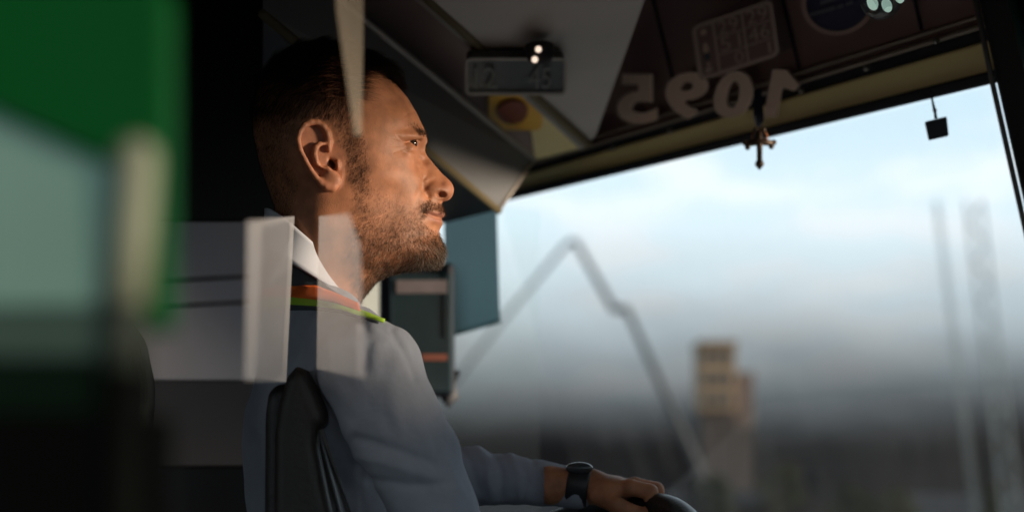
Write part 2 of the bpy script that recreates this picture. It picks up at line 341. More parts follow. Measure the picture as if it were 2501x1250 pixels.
M_mirr = mat('mirror_glass', (.035, .06, .07), .12, noise=.5, nscale=9, spec=.6)
mi = thing('side_mirror', 'dark rectangular mirror outside the side window below the chin', 'mirror', P(1020, 960, 3.0))
YM = 2.98
def rect(x0, y0, x1, y1, Y): return [P(x0, y1, Y), P(x1, y1, Y), P(x1, y0, Y), P(x0, y0, Y)]
slab('mirror_housing', rect(925, 640, 1109, 968, YM+.005), (0, 1, 0), .05, M_gask, mi, .008)
slab('mirror_glass', rect(952, 668, 1103, 958, YM), (0, 1, 0), .012, M_mirr, mi, .003)
M_pstrip = mat('pale_reflection', (.30, .26, .27), .4, noise=.5, nscale=25); M_ostrip = mat('red_reflection', (.36, .13, .09), .4, noise=.3, nscale=25)
slab('sticker', rect(968, 684, 1092, 716, YM-.003), (0, 1, 0), .002, M_pstrip, mi, 0)  # pale band imitating a reflection in the mirror
slab('sticker', rect(1030, 864, 1092, 880, YM-.003), (0, 1, 0), .002, M_ostrip, mi, 0)  # reddish band painted as a second mirror reflection
tube('mirror_arm', [P(1090, 950, YM+.03), P(1112, 915, YM+.03), P(1108, 965, YM+.02), P(1085, 985, YM+.02)], .010, mat('bracket_grey', (.10, .10, .11), .6), mi, 10)

# ------------------------------------------------------------------ overhead panels above the driver
M_cons = mat('console_grey', (.56, .50, .45), .55, noise=.12, bump=.15, bscale=120)
M_lock = mat('locker_grey', (.16, .16, .16), .5, noise=.12, bump=.15, bscale=120)
M_edge = mat('panel_edge', (.42, .38, .34), .4, noise=.1)
M_olive = mat('olive_edge', (.17, .13, .06), .5, noise=.15)
def poly3(pts): return [P(*p) for p in pts]
co = thing('overhead_console', 'grey wedge shaped ceiling console pointing down to the windscreen', 'console', P(1440, 345, 2.8))
cpts = poly3([(985, -60, 2.20), (1600, -60, 2.25), (1456, 334, 2.80), (1438, 350, 2.82)])
slab('console_panel', cpts, (0, .7, .7), .03, M_cons, co, .004)
tube('edge_strip', [P(975, -66, 2.205), P(1436, 353, 2.81)], .0065, M_olive, co)
tube('edge_strip', [P(950, -70, 2.21), P(1420, 357, 2.83)], .005, M_edge, co)
lo = thing('overhead_locker', 'long grey locker with pale edges slanting down behind the driver head', 'locker', P(1260, 450, 2.6))
A1, A2 = (1305, 389, 2.90), (1222, 509, 2.78)
B1, B2 = (640, -155, 2.12), (640, 30, 2.08)
slab('locker_door', poly3([B1, A1, A2, B2]), (0, .7, .5), .02, M_lock, lo, .003)
tube('edge_strip', [P(B1[0], B1[1], B1[2]-.004), P(A1[0], A1[1], A1[2]-.004)], .0042, M_edge, lo)
tube('edge_strip', [P(A1[0], A1[1], A1[2]-.004), P(A2[0], A2[1], A2[2]-.004)], .0028, M_edge, lo)
tube('edge_strip', [P(B2[0], B2[1]+4, B2[2]+.004), P(A2[0]-4, A2[1]+6, A2[2]+.004)], .0055, M_olive, lo)
slab('locker_underside', poly3([(A2[0]-2, A2[1]+4, A2[2]+.012), (640, 36, 2.1), (640, 480, 2.75), (1085, 546, 2.96)]), (0, .3, .9), .015, M_gask, lo, .002)
# recessed panel between console and locker, with display, stop button and ochre corner
M_rec = mat('recess_panel', (.30, .20, .18), .6, noise=.2)
rec = thing('recessed_panel', 'dark maroon ceiling panel with an ochre corner between console and locker', 'panel', P(1330, 300, 2.9))
RP = [P(1441, 357, 2.93), P(1307, 392, 2.99), P(600, -190, 2.30)]
RN = (RP[1]-RP[0]).cross(RP[2]-RP[0]).normalized(); RN = RN if RN.y < 0 else -RN
def rp(px, py, off=0): return ray_plane(px, py, RP[0]+RN*off, RN)
slab('panel_board', [rp(1441, 357), rp(1307, 392), rp(600, -190), rp(1000, -80)], -RN, .02, M_rec, rec, .002)
slab('ochre_corner', [rp(1441, 356, .004), rp(1307, 391, .004), rp(1297, 318, .004), rp(1322, 250, .004)], -RN, .003, M_yel, rec, 0)

def rrect(fn, cx_, cy_, hw, hh, rad, off, shear=0, seg=5):
    pts = []
    for qx, qy, a0 in ((1, 1, 0), (-1, 1, 90), (-1, -1, 180), (1, -1, 270)):
        for k in range(seg+1):
            a = R(a0+90*k/seg); x = qx*(hw-rad)+rad*math.cos(a); y = qy*(hh-rad)+rad*math.sin(a)
            pts.append(fn(cx_+x, cy_-y+shear*x, off))
    return pts
M_amber = mat('amber_plastic', (1.0, .52, .06), .4, noise=.12, nscale=14)
M_redbt = mat('red_button', (.26, .07, .045), .35, noise=.2)
sb = thing('stop_button', 'amber stop button plate with round dark red button under the display', 'button', rp(1258, 276, .02))
slab('button_plate', rrect(rp, 1258, 276, 66, 44, 14, .016), -RN, .014, M_amber, sb, .002)
bm = bmesh.new(); pts = [rp(1251+38*math.cos(a), 277+28*math.sin(a), .022) for a in [2*math.pi*k/28 for k in range(28)]]
slab('push_button', pts, -RN, .007, M_redbt, sb, .002)
M_dispf = mat('display_frame', (.34, .28, .23), .5); M_dispg = mat('display_glass', (.060, .058, .052), .25); M_dispd = mat('display_digit', (.12, .115, .09), .5)
dp = thing('ceiling_display', 'dark rectangular ceiling display with pale rounded frame and dim digits', 'display', rp(1260, 188, .02))
def ring_poly(fn, cx_, cy_, hw, hh, rad, wd, off, m, name, par, shear=0):
    a = rrect(fn, cx_, cy_, hw, hh, rad, off, shear); b = rrect(fn, cx_, cy_, hw-wd, hh-wd, max(2, rad-wd), off, shear)
    n = len(a); return link(name, a+b, [(i, (i+1) % n, n+(i+1) % n, n+i) for i in range(n)], m, par)
CN = (cpts[1]-cpts[0]).cross(cpts[3]-cpts[0]).normalized(); CN = CN if CN.y < 0 else -CN
def rp2(px, py, off): return ray_plane(px, py, cpts[0]+CN*(.018+off), CN)
slab('display_glass', rrect(rp2, 1260, 188, 120, 43, 12, 0), -CN, .012, M_dispg, dp, .001)
ring_poly(rp2, 1260, 188, 124, 46, 14, 7, .003, M_dispf, 'display_frame', dp)
for txt, x0, x1 in (("12", 1158, 1212), ("45", 1292, 1346)):
    uv, f = text_mesh(txt); link('display_digits', quad_map(uv, [rp2(x0, 217, .004), rp2(x1, 217, .004), rp2(x1, 166, .004), rp2(x0, 166, .004)]), f, M_dispd, dp)

M_chrome = mat('chrome', (.7, .62, .58), .15, metal=1, noise=.05)
AN0 = [2*math.pi*k/32 for k in range(32)]
sp = thing('spot_camera', 'small black ceiling camera with two bright round glints above the display', 'camera', P(1312, 130, 2.30))
cd = rp2(1318, 131, .012); ball('camera_dome', cd, .0165, M_dark, sp, (1.1, .9, .95))
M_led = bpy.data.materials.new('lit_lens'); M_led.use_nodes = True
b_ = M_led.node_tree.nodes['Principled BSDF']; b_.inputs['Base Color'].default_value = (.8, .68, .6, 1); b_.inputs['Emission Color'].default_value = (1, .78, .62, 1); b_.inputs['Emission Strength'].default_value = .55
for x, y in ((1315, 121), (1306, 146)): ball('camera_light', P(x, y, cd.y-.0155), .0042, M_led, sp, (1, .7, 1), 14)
cb = rp2(1318, 131, .004); slab('camera_base', [cb+(CN.orthogonal().normalized()*math.cos(a)+CN.cross(CN.orthogonal().normalized())*math.sin(a))*.019 for a in AN0], -CN, .01, M_dark, sp, .001)

M_num = mat('number_film', (.85, .62, .48), .5, noise=.12, nscale=20)
nm = thing('fleet_number', 'large mirrored brown number 1095 across the dark header above the windscreen', 'number', hp(1720, 230))
for ch, q in (("5", [(1503, 303), (1603, 303), (1600, 182), (1513, 182)]), ("9", [(1617, 294), (1718, 290), (1733, 174), (1630, 180)]),
              ("0", [(1734, 291), (1832, 286), (1842, 172), (1754, 176)])):
    uv, f = text_mesh(ch, .035); uv[:, 0] = 1-uv[:, 0]
    off = .030
    quad = [hp(*c, off) for c in q]
    base = quad_map(uv, quad); n = len(base)
    edges = {}
    for fc in f:
        for i in range(len(fc)):
            k_ = (fc[i], fc[(i+1) % len(fc)]); edges[k_] = 1
    side = [(a, b, b+n, a+n) for (a, b) in edges if (b, a) not in edges]
    link('digit', base+[p-HN*.003 for p in base], [tuple(x) for x in f]+side, M_num, nm)

slab('digit', [hp(x, y, .030) for x, y in ((1864, 288), (1895, 287), (1908, 213), (1938, 223), (1951, 208), (1920, 171), (1887, 171))], -HN, .003, M_num, nm, 0)
M_line = mat('sign_line', (.55, .41, .34), .5, noise=.1); M_icon = mat('sign_icon', (.7, .5, .36), .5); M_icon2 = mat('sign_blue_icon', (.08, .11, .13), .5)
Q4 = [(1708, 200), (1905, 136), (1886, -2), (1688, 66)]
def cs(u, v, off=.034):
    p = quad_map([(u, v)], [Vector((x, y)) for x, y in Q4])[0]; return hp(p.x, p.y, off)
sg = thing('capacity_sign', 'outlined capacity sign with a grid of dim numbers and three icons above the 9', 'sign', cs(.5, .5))
slab('sign_plate', [cs(u, v, .031) for u, v in ((.02, .02), (.98, .02), (.98, .98), (.02, .98))], -HN, .002, M_maroon, sg, 0)
def csr(cx_, cy_, off): return cs(cx_, cy_, off)
def ring_uv(hw, hh, rad, wd):
    fn = lambda x, y, off: cs(x, y, .0335)
    return ring_poly(fn, .5, .5, hw, hh, rad, wd, 0, M_line, 'sign_border', sg)
def rrect_uv(cx_, cy_, hw, hh, rad, seg=5):
    pts = []
    for qx, qy, a0 in ((1, 1, 0), (-1, 1, 90), (-1, -1, 180), (1, -1, 270)):
        for k in range(seg+1):
            a = R(a0+90*k/seg); pts.append(cs(cx_+qx*(hw-rad)+rad*math.cos(a), cy_+qy*(hh-rad)+rad*math.sin(a), .0345))
    return pts
a = rrect_uv(.5, .5, .5, .5, .1); b = rrect_uv(.5, .5, .445, .43, .06); n = len(a)
link('sign_border', a+b, [(i, (i+1) % n, n+(i+1) % n, n+i) for i in range(n)], M_line, sg)
def uvq(u0, v0, u1, v1): return [cs(u0, v0), cs(u1, v0), cs(u1, v1), cs(u0, v1)]
ln = []; fc = []
for r_ in ((.245, .06, .275, .94), (.60, .06, .63, .94), (.28, .64, .94, .665), (.28, .33, .94, .355)):
    fc.append(tuple(range(len(ln), len(ln)+4))); ln += uvq(*r_)
link('sign_grid', ln, fc, M_line, sg)
for txt, r_ in (("29", (.31, .68, .56, .92)), ("29", (.66, .69, .92, .93)), ("51", (.31, .38, .56, .62)), ("46", (.66, .38, .92, .62)), ("0", (.46, .09, .57, .31)), ("1", (.87, .10, .91, .30))):
    uv, f = text_mesh(txt); link('sign_digits', quad_map(uv, uvq(*r_)), f, M_line, sg)
def disc(u, v, ru, rv, m, name): return link(name, [cs(u+ru*math.cos(a), v+rv*math.sin(a), .035) for a in [2*math.pi*k/18 for k in range(18)]], [tuple(range(18))], m, sg)
disc(.135, .83, .04, .055, M_icon, 'sign_icon')
disc(.135, .60, .028, .035, M_icon, 'sign_icon'); link('sign_icon', uvq(.10, .46, .17, .57), [(0, 1, 2, 3)], M_icon, sg); link('sign_icon', uvq(.105, .33, .165, .455), [(0, 1, 2, 3)], M_icon2, sg)
disc(.13, .15, .05, .055, M_line, 'sign_icon'); disc(.14, .25, .022, .026, M_icon, 'sign_icon')

M_ring = mat('sticker_ring', (.5, .34, .28), .5, noise=.1); M_navy = mat('sticker_navy', (.05, .055, .11), .5); M_word = mat('sticker_word', (.16, .16, .2), .5)
rs = thing('round_sticker', 'round navy sticker with pinkish brown rim beside the ceiling lamp', 'sticker', hp(2045, 5, .03))
th = R(-17)
def el(a, k, off):
    x = 92*k*math.cos(a); y = 82*k*math.sin(a); return hp(2048+x*math.cos(th)-y*math.sin(th), 5+x*math.sin(th)+y*math.cos(th), off)
AN = [2*math.pi*k/48 for k in range(48)]
slab('sticker_face', [el(a, .9, .031) for a in AN], -HN, .002, M_navy, rs, 0)
link('sticker_rim', [el(a, 1, .033) for a in AN]+[el(a, .87, .033) for a in AN], [(i, (i+1) % 48, 48+(i+1) % 48, 48+i) for i in range(48)], M_ring, rs)
vs = []; fs = []
for (x0, y0, x1, y1) in ((2003, 9, 2062, -8), (2066, -9, 2092, -16), (1977, 38, 2040, 20), (2044, 19, 2060, 14), (2066, 12, 2084, 6), (1990, -22, 2080, -46)):
    fs.append(tuple(range(len(vs), len(vs)+4))); vs += [hp(x0, y0+4, .0335), hp(x1, y1+4, .0335), hp(x1, y1-5, .0335), hp(x0, y0-5, .0335)]
link('sticker_lettering', vs, fs, M_word, rs)

M_glow = bpy.data.materials.new('lamp_led'); M_glow.use_nodes = True
b_ = M_glow.node_tree.nodes['Principled BSDF']; b_.inputs['Base Color'].default_value = (.55, .68, .6, 1); b_.inputs['Roughness'].default_value = .25
b_.inputs['Emission Color'].default_value = (.42, .62, .52, 1); b_.inputs['Emission Strength'].default_value = .32
M_dome = glassmat('lamp_dome', (.80, .82, .84), veil=.03, gloss=.09)
lp = thing('ceiling_lamp', 'clear domed ceiling lamp with a cluster of pale green leds', 'lamp', P(2152, -20, 2.05))
slab('lamp_base', [P(2152+62*math.cos(a), -62+24*math.sin(a), 2.06) for a in AN], (0, .2, 1), .02, M_dark, lp, .002)
ball('lamp_dome', P(2152, -6, 2.05), 54/FPX*2.05, M_dome, lp)
for (x, y, r_) in ((2131, 8, 15), (2166, 14, 14), (2196, -8, 14), (2140, -30, 14), (2176, -36, 13)):
    c = P(x, y, 2.035); o = ball('led', (0, 0, 0), r_/FPX*2.04, M_glow, lp, (.88, .55, 1.25), 18); o.matrix_parent_inverse = Matrix(); o.location = c-lp.location; o.rotation_euler = (R(0), R(-22), 0)

# cross pendant and hanging tag
M_bronze = mat('aged_bronze', (.07, .045, .03), .4, metal=.4, noise=.5, nscale=60); M_copper = mat('copper_metal', (.35, .13, .05), .35, metal=.5)  # copper-coloured metal for the ring
M_cord = mat('dark_cord', (.02, .025, .05), .7)
YC = 2.42
cr = thing('cross_pendant', 'small dark ornate cross hanging on a dark ribbon at the windscreen edge', 'pendant', P(1855, 300, YC))
bm = bmesh.new(); tube_bm(bm, [P(1854, 316, YC), P(1855, 345, YC), P(1855, 395, YC)], [.0036, .0042, .0036], 10); tube_bm(bm, [P(1822, 352, YC), P(1855, 346, YC), P(1888, 350, YC)], [.0036, .005, .0036], 10)
bm_obj('cross_body', bm, M_bronze, cr, True)
bm = bmesh.new(); tube_bm(bm, [P(1855, 388, YC), P(1855, 402, YC), P(1855, 415, YC)], [.0035, .0066, .0008], 8); bm_obj('cross_tip', bm, M_bronze, cr, True)
for x, y in ((1820, 350), (1826, 360), (1890, 348), (1884, 358), (1846, 318), (1864, 318)): ball('cross_bead', P(x, y, YC), .0038, M_bronze, cr, seg=10)
tube('cross_ring', [P(1855+18*math.cos(a), 335+18*math.sin(a), YC) for a in [2*math.pi*k/20 for k in range(21)]], .0016, M_copper, cr, 8)
slab('ribbon', [P(1842, 222, YC+.012), P(1860, 219, YC+.012), P(1866, 296, YC), P(1856, 312, YC), P(1847, 308, YC), P(1840, 285, YC)], (0, 1, 0), .003, M_cord, cr, 0)
M_tag = mat('black_tag', (.012, .016, .024), .4, noise=.2)
tg = thing('hanging_tag', 'small black square tag on a thin cord near the right windscreen post', 'tag', P(2280, 240, 2.28))
slab('tag_plate', [P(2270, 342, 2.28), P(2318, 331, 2.28), P(2313, 284, 2.28), P(2260, 297, 2.28)], (0, 1, 0), .006, M_tag, tg, .0015)
tube('tag_cord', [P(2272, 222, 2.30), P(2278, 250, 2.29), P(2283, 272, 2.28), P(2286, 290, 2.28)], [.0012, .0014, .002, .002], M_cord, tg, 8)
ball('tag_knot', P(2283, 270, 2.28), .0026, M_cord, tg, seg=10)

# ------------------------------------------------------------------ left side: cab partition, seats, reflection panes, door leaf
M_part = mat('partition_reflection', (.78, .77, .84), .55, noise=.06, nscale=3); M_black = mat('partition_black', (.008, .008, .010), .3, noise=.3)
pt = thing('cab_partition', 'cab partition with black upper half and lower panel painted as a pale reflection behind the seat', 'partition', P(500, 1400, 2.5))
YP = 2.50
slab('upper_panel', rect(250, -330, 735, 540.6, YP+.004), (0, 1, 0), .03, M_black, pt, .003)
slab('lower_reflection_or_fade', rect(250, 541, 735, 928, YP), (0, 1, 0), .03, M_part, pt, .003)  # pale tone stands in for a reflection in the glass
slab('fade_panel', rect(250, 929, 735, 1138, YP+.001), (0, 1, 0), .03, mat('partition_fade', (.10, .10, .11), .6, noise=.06, nscale=3), pt, .003)  # darker tone painted in so the partition fades downwards
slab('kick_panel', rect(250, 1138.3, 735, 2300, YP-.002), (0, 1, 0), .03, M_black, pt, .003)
for y0 in (668, 730): tube('panel_groove', [P(250, y0+26, YP-.001), P(735, y0, YP-.001)], .004, mat('groove', (.30, .30, .34), .6), pt, 8)

M_seat = mat('seat_leather', (.018, .014, .013), .45, noise=.25, nscale=30, bump=.3, bscale=150)
M_seat2 = mat('seat_brown', (.036, .028, .024), .5, noise=.2, nscale=30, bump=.3, bscale=150)
def extrude_profile(name, pts, y0, y1, m, par, bev):
    return slab(name, [P(x, y, y0) for x, y in pts], Vector((0, 1, 0)), y1-y0, m, par, bev)
M_belt = mat('belt_webbing', (.05, .05, .052), .6)

M_refl1 = glassmat('reflection_bright', (.97, .97, .98), veil=.32, veilcol=(.97, .97, 1.0), gloss=.05)  # hazy veils imitating light reflected in the glass
M_refl2 = glassmat('reflection_neck', (.97, .97, .98), veil=.18, veilcol=(.92, .90, .92), gloss=.05)
M_refl3 = glassmat('reflection_warm', (.96, .95, .92), veil=.22, veilcol=(.9, .80, .66), gloss=.05)
sc = thing('reflection_panes', 'hazy panes imitating glass reflections beside the driver neck and hair', 'reflection pane', P(700, 930, 1.8))
slab('reflection_pane', [P(597, 927, 1.22), P(699, 932, 1.80), P(719, 528, 1.80), P(604, 540, 1.22)], (0, 1, 0), .0008, M_refl1, sc, 0)
slab('reflection_strip', [P(773, 900, 1.71), P(893, 925, 1.30), P(880, 600, 1.34), P(852, 522, 1.34), P(779, 528, 1.72)], (0, 1, 0), .0008, M_refl2, sc, 0)
slab('reflection_strip', [P(866, 330, 1.32), P(884, 330, 1.42), P(887, 24, 1.46), P(888, -300, 1.46), P(815, -300, 1.34), P(822, 26, 1.34)], (0, 1, 0), .0008, M_refl3, sc, 0)

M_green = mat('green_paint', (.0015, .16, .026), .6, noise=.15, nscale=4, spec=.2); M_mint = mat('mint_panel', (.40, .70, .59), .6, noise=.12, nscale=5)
M_dgreen = mat('green_fade', (.006, .018, .010), .8, spec=.1, noise=.2); M_vdark = mat('black_fade', (.002, .003, .0022), .8, spec=.1)  # dark tones for the fade painted down the door and pole
dl = thing('door_leaf', 'blurred green folding door leaf with mint lower panel at the left edge', 'door', P(200, 1500, .64))
YD = .64
slab('frame_panel', [P(-400, 150, YD), P(-20, 268, YD), P(285, 405, YD), P(300, 760, YD), P(300, 800, YD), P(406, 800, YD), P(408, -10, YD), P(390, -60, YD), P(-400, -60, YD)], (0, 1, 0), .02, M_green, dl, .002)
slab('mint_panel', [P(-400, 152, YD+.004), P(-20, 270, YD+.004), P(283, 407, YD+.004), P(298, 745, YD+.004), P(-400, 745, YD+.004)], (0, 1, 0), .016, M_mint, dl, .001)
slab('middle_fade', [P(-400, 745.5, YD+.004), P(298, 745.5, YD+.004), P(298, 872, YD+.004), P(-400, 872, YD+.004)], (0, 1, 0), .016, mat('sage_fade', (.10, .18, .145), .7, noise=.12, nscale=5), dl, .001)  # first darker step of the fade painted down the leaf
slab('lower_reflection_or_fade', [P(-400, 872.5, YD+.004), P(298, 872.5, YD+.004), P(298, 1010, YD+.004), P(-400, 1010, YD+.004)], (0, 1, 0), .016, M_dgreen, dl, .001)
slab('fade_plate', [P(-400, 1011, YD), P(404, 1011, YD), P(400, 2600, YD), P(-400, 2600, YD)], (0, 1, 0), .02, M_vdark, dl, .002)
M_pole = mat('pale_yellow_pole', (.36, .40, .28), .6, noise=.08)
gp = thing('grab_pole', 'pale yellow grab pole with rounded top in front of the green door leaf', 'pole', P(290, 1000, .60))
bm = bmesh.new(); tube_bm(bm, [P(334, 338, .60), P(334, 342, .60), P(333, 352, .60), P(332, 370, .60), P(331, 400, .60), P(318, 560, .60), P(300, 740, .60)], [r_/FPX*.60 for r_ in (6, 26, 40, 50, 54, 56, 57)], 20)
bm_obj('pole_tube', bm, M_pole, gp, True); M_polefade = mat('pole_fade', (.035, .05, .038), .7); tube('fade_sleeve', [P(300, 741, .60), P(291, 900, .60)], 57/FPX*.60, M_polefade, gp, 20); tube('pole_foot', [P(291, 901, .60), P(284, 1400, .60), P(280, 2600, .60)], 57/FPX*.60, M_vdark, gp, 20)  # lower pole coloured darker to paint in a downward fade

M_pseat = mat('passenger_seat_fabric', (.006, .011, .012), .7, noise=.3, nscale=30)
ps = thing('passenger_seat', 'dark passenger seat back silhouetted beside the green door leaf', 'seat', P(250, 2200, 1.85))
o = extrude_profile('backrest', [(60, 2000), (120, 800), (300, 775), (325, 810), (338, 830), (345, 870), (358, 930), (358, 985), (350, 1050), (354, 1160), (362, 1300), (368, 2000)], 1.82, 1.87, M_pseat, ps, .006)
o = extrude_profile('cushion', [(-500, 2010), (385, 2010), (385, 2180), (-500, 2180)], 1.5, 1.87, M_pseat, ps, .02)

# ------------------------------------------------------------------ the driver
# design units: one unit = one photo pixel at the depth of his mid-plane (Y = 2.02); y runs away from the door side
YH = 2.02; U = YH/FPX
def K(px, py, y): k = 1+y*U/YH; return (CX+(px-CX)*k, HZ+(py-HZ)*k)        # where a point at depth y sits on the mid-plane
def W3(v):
    v = np.asarray(v, float); o = np.empty_like(v)
    o[:, 0] = (v[:, 0]-CX)*U; o[:, 1] = YH+v[:, 2]*U; o[:, 2] = CAMZ+(HZ-v[:, 1])*U; return o
def photo(v):                                              # design point -> pixel it shows at
    k = 1+v[:, 2]*U/YH; return np.stack([CX+(v[:, 0]-CX)/k, HZ+(v[:, 1]-HZ)/k], 1)

def surface_nets(F, org, h):
    nx, ny, nz = F.shape; s = F < 0
    cells = np.zeros((nx-1, ny-1, nz-1), np.int8)
    for i in (0, 1):
        for j in (0, 1):
            for k in (0, 1): cells += s[i:nx-1+i, j:ny-1+j, k:nz-1+k]
    act = np.argwhere((cells > 0) & (cells < 8))
    idx = -np.ones(cells.shape, np.int64); idx[tuple(act.T)] = np.arange(len(act))
    acc = np.zeros((len(act), 3)); cnt = np.zeros(len(act))
    C = [(i, j, k) for i in (0, 1) for j in (0, 1) for k in (0, 1)]
    for a in C:
        for ax in range(3):
            if a[ax]: continue
            b = list(a); b[ax] = 1
            fa = F[tuple((act+np.array(a)).T)]; fb = F[tuple((act+np.array(b)).T)]
            m = (fa < 0) != (fb < 0); t = np.where(m, fa/np.where(m, fa-fb, 1), 0)
            p = np.repeat(np.array(a, float)[None], len(act), 0); p[:, ax] = t
            acc[m] += p[m]; cnt[m] += 1
    V = (act+acc/cnt[:, None])*h+np.array(org)
    Q = []
    for ax in range(3):
        sl0 = [slice(1, -1)]*3; sl1 = [slice(1, -1)]*3; sl0[ax] = slice(0, -1); sl1[ax] = slice(1, None)
        s0 = s[tuple(sl0)]; s1 = s[tuple(sl1)]; ch = np.argwhere(s0 != s1)
        inside0 = s0[tuple(ch.T)]
        g0 = ch+1; g0[:, ax] -= 1                              # grid index of the edge start
        u, v = [(1, 2), (2, 0), (0, 1)][ax]
        def cell(du, dv):
            c = g0.copy(); c[:, u] += du; c[:, v] += dv; return idx[tuple(c.T)]
        q = np.stack([cell(-1, -1), cell(0, -1), cell(0, 0), cell(-1, 0)], 1)
        q[~inside0] = q[~inside0][:, ::-1]
        Q.append(q)
    return V, np.concatenate(Q)
def np_mesh(name, V, Q, m, parent=None, smooth=True):
    me = bpy.data.meshes.new(name); k = Q.shape[1]
    me.vertices.add(len(V)); me.vertices.foreach_set('co', np.ascontiguousarray(V, np.float32).ravel())
    me.loops.add(Q.size); me.loops.foreach_set('vertex_index', Q.astype(np.int32).ravel())
    me.polygons.add(len(Q)); me.polygons.foreach_set('loop_start', np.arange(0, Q.size, k, dtype=np.int32))
    me.update(calc_edges=True); me.validate()
    if smooth: me.shade_smooth()
    o = bpy.data.objects.new(name, me); S.collection.objects.link(o)
    if m: me.materials.append(m)
    if parent is not None:
        o.parent = parent; o.matrix_parent_inverse = parent.matrix_world.inverted()
    return o
def vnormals(V, Q):
    n = np.zeros_like(V); fn = np.cross(V[Q[:, 2]]-V[Q[:, 0]], V[Q[:, 3]]-V[Q[:, 1]])
    for c in range(4): np.add.at(n, Q[:, c], fn)
    return n/np.maximum(np.linalg.norm(n, axis=1), 1e-9)[:, None]
def relax(V, Q, it=1, lam=.5):
    for _ in range(it):
        acc = np.zeros_like(V); cnt = np.zeros(len(V))
        for a in range(4):
            for b in ((a+1) % 4, (a+3) % 4):
                np.add.at(acc, Q[:, a], V[Q[:, b]]); np.add.at(cnt, Q[:, a], 1)
        V = V+lam*(acc/np.maximum(cnt, 1)[:, None]-V)
    return V
def smin(a, b, k): h = np.clip(.5+.5*(b-a)/k, 0, 1); return b+(a-b)*h-k*h*(1-h)
def smax(a, b, k): return -smin(-a, -b, k)
def ellip(X, Z, Y, c, r, rot=0):
    dx, dz, dy = X-c[0], Z-c[1], Y-c[2]
    if rot: ca, sa = math.cos(rot), math.sin(rot); dx, dz = dx*ca+dz*sa, -dx*sa+dz*ca
    k0 = np.sqrt((dx/r[0])**2+(dz/r[1])**2+(dy/r[2])**2); k1 = np.sqrt((dx/r[0]**2)**2+(dz/r[1]**2)**2+(dy/r[2]**2)**2)
    return k0*(k0-1)/np.maximum(k1, 1e-6)
def cone(X, Z, Y, a, b, ra, rb):
    a = np.array(a, float); b = np.array(b, float); d = b-a
    t = np.clip(((X-a[0])*d[0]+(Z-a[1])*d[1]+(Y-a[2])*d[2])/(d@d), 0, 1)
    return np.sqrt((X-a[0]-t*d[0])**2+(Z-a[1]-t*d[1])**2+(Y-a[2]-t*d[2])**2)-(ra+(rb-ra)*t)
def chain(X, Z, Y, pts, rs, k=3):
    d = None
    for i in range(len(pts)-1):
        c = cone(X, Z, Y, pts[i], pts[i+1], rs[i], rs[i+1]); d = c if d is None else (np.minimum(d, c) if k == 0 else smin(d, c, k))
    return d
def k3(px, py, y): return (*K(px, py, y), y)
def poly_sd(px, py, poly):
    """Signed distance to a closed outline (negative inside)."""
    d = np.full(px.shape, 1e9); ins = np.zeros(px.shape, bool); n = len(poly)
    for i in range(n):
        x0, y0 = poly[i]; x1, y1 = poly[(i+1) % n]; ex_, ey_ = x1-x0, y1-y0
        t = np.clip(((px-x0)*ex_+(py-y0)*ey_)/max(ex_*ex_+ey_*ey_, 1e-9), 0, 1)
        d = np.minimum(d, (px-x0-t*ex_)**2+(py-y0-t*ey_)**2)
        c = (y0 > py) != (y1 > py)
        ins ^= c & (px < (x1-x0)*(py-y0)/np.where(y1-y0 == 0, 1e-9, y1-y0)+x0)
    return np.where(ins, -1, 1)*np.sqrt(d)
def line_d(px, py, pts):
    d = np.full(px.shape, 1e9)
    for (x0, y0), (x1, y1) in zip(pts, pts[1:]):
        ex_, ey_ = x1-x0, y1-y0; t = np.clip(((px-x0)*ex_+(py-y0)*ey_)/max(ex_*ex_+ey_*ey_, 1e-9), 0, 1)
        d = np.minimum(d, (px-x0-t*ex_)**2+(py-y0-t*ey_)**2)
    return np.sqrt(d)
def sm(x, a, b): t = np.clip((x-a)/(b-a), 0, 1); return t*t*(3-2*t)

# --- head and neck: mid-plane outline and half widths
OUT = [(1042, 333), (1041, 345), (1039, 358), (1039, 371), (1044, 381), (1053, 392), (1065, 407), (1076, 420), (1088, 431), (1099, 442), (1106, 452), (1108.5, 462), (1107, 473), (1103, 481), (1096, 488),
       (1088, 491), (1080, 493), (1080, 500), (1083, 510), (1085, 517), (1083, 525), (1078, 531), (1079, 538), (1080, 546), (1077, 555), (1073, 564), (1074, 574), (1078, 588), (1083, 602), (1084, 618), (1080, 633), (1070, 644),
       (1052, 650), (1028, 654), (986, 661), (944, 670), (922, 682), (903, 702), (886, 725), (878, 745), (872, 800), (850, 850), (780, 880), (700, 870), (650, 800), (640, 730), (650, 650), (664, 600), (672, 560), (672, 510),
       (655, 460), (634, 400), (619, 330), (618, 265), (634, 205), (668, 155), (718, 122), (778, 108), (840, 115), (888, 136), (930, 168), (965, 204), (997, 242), (1019, 279), (1035, 312)]
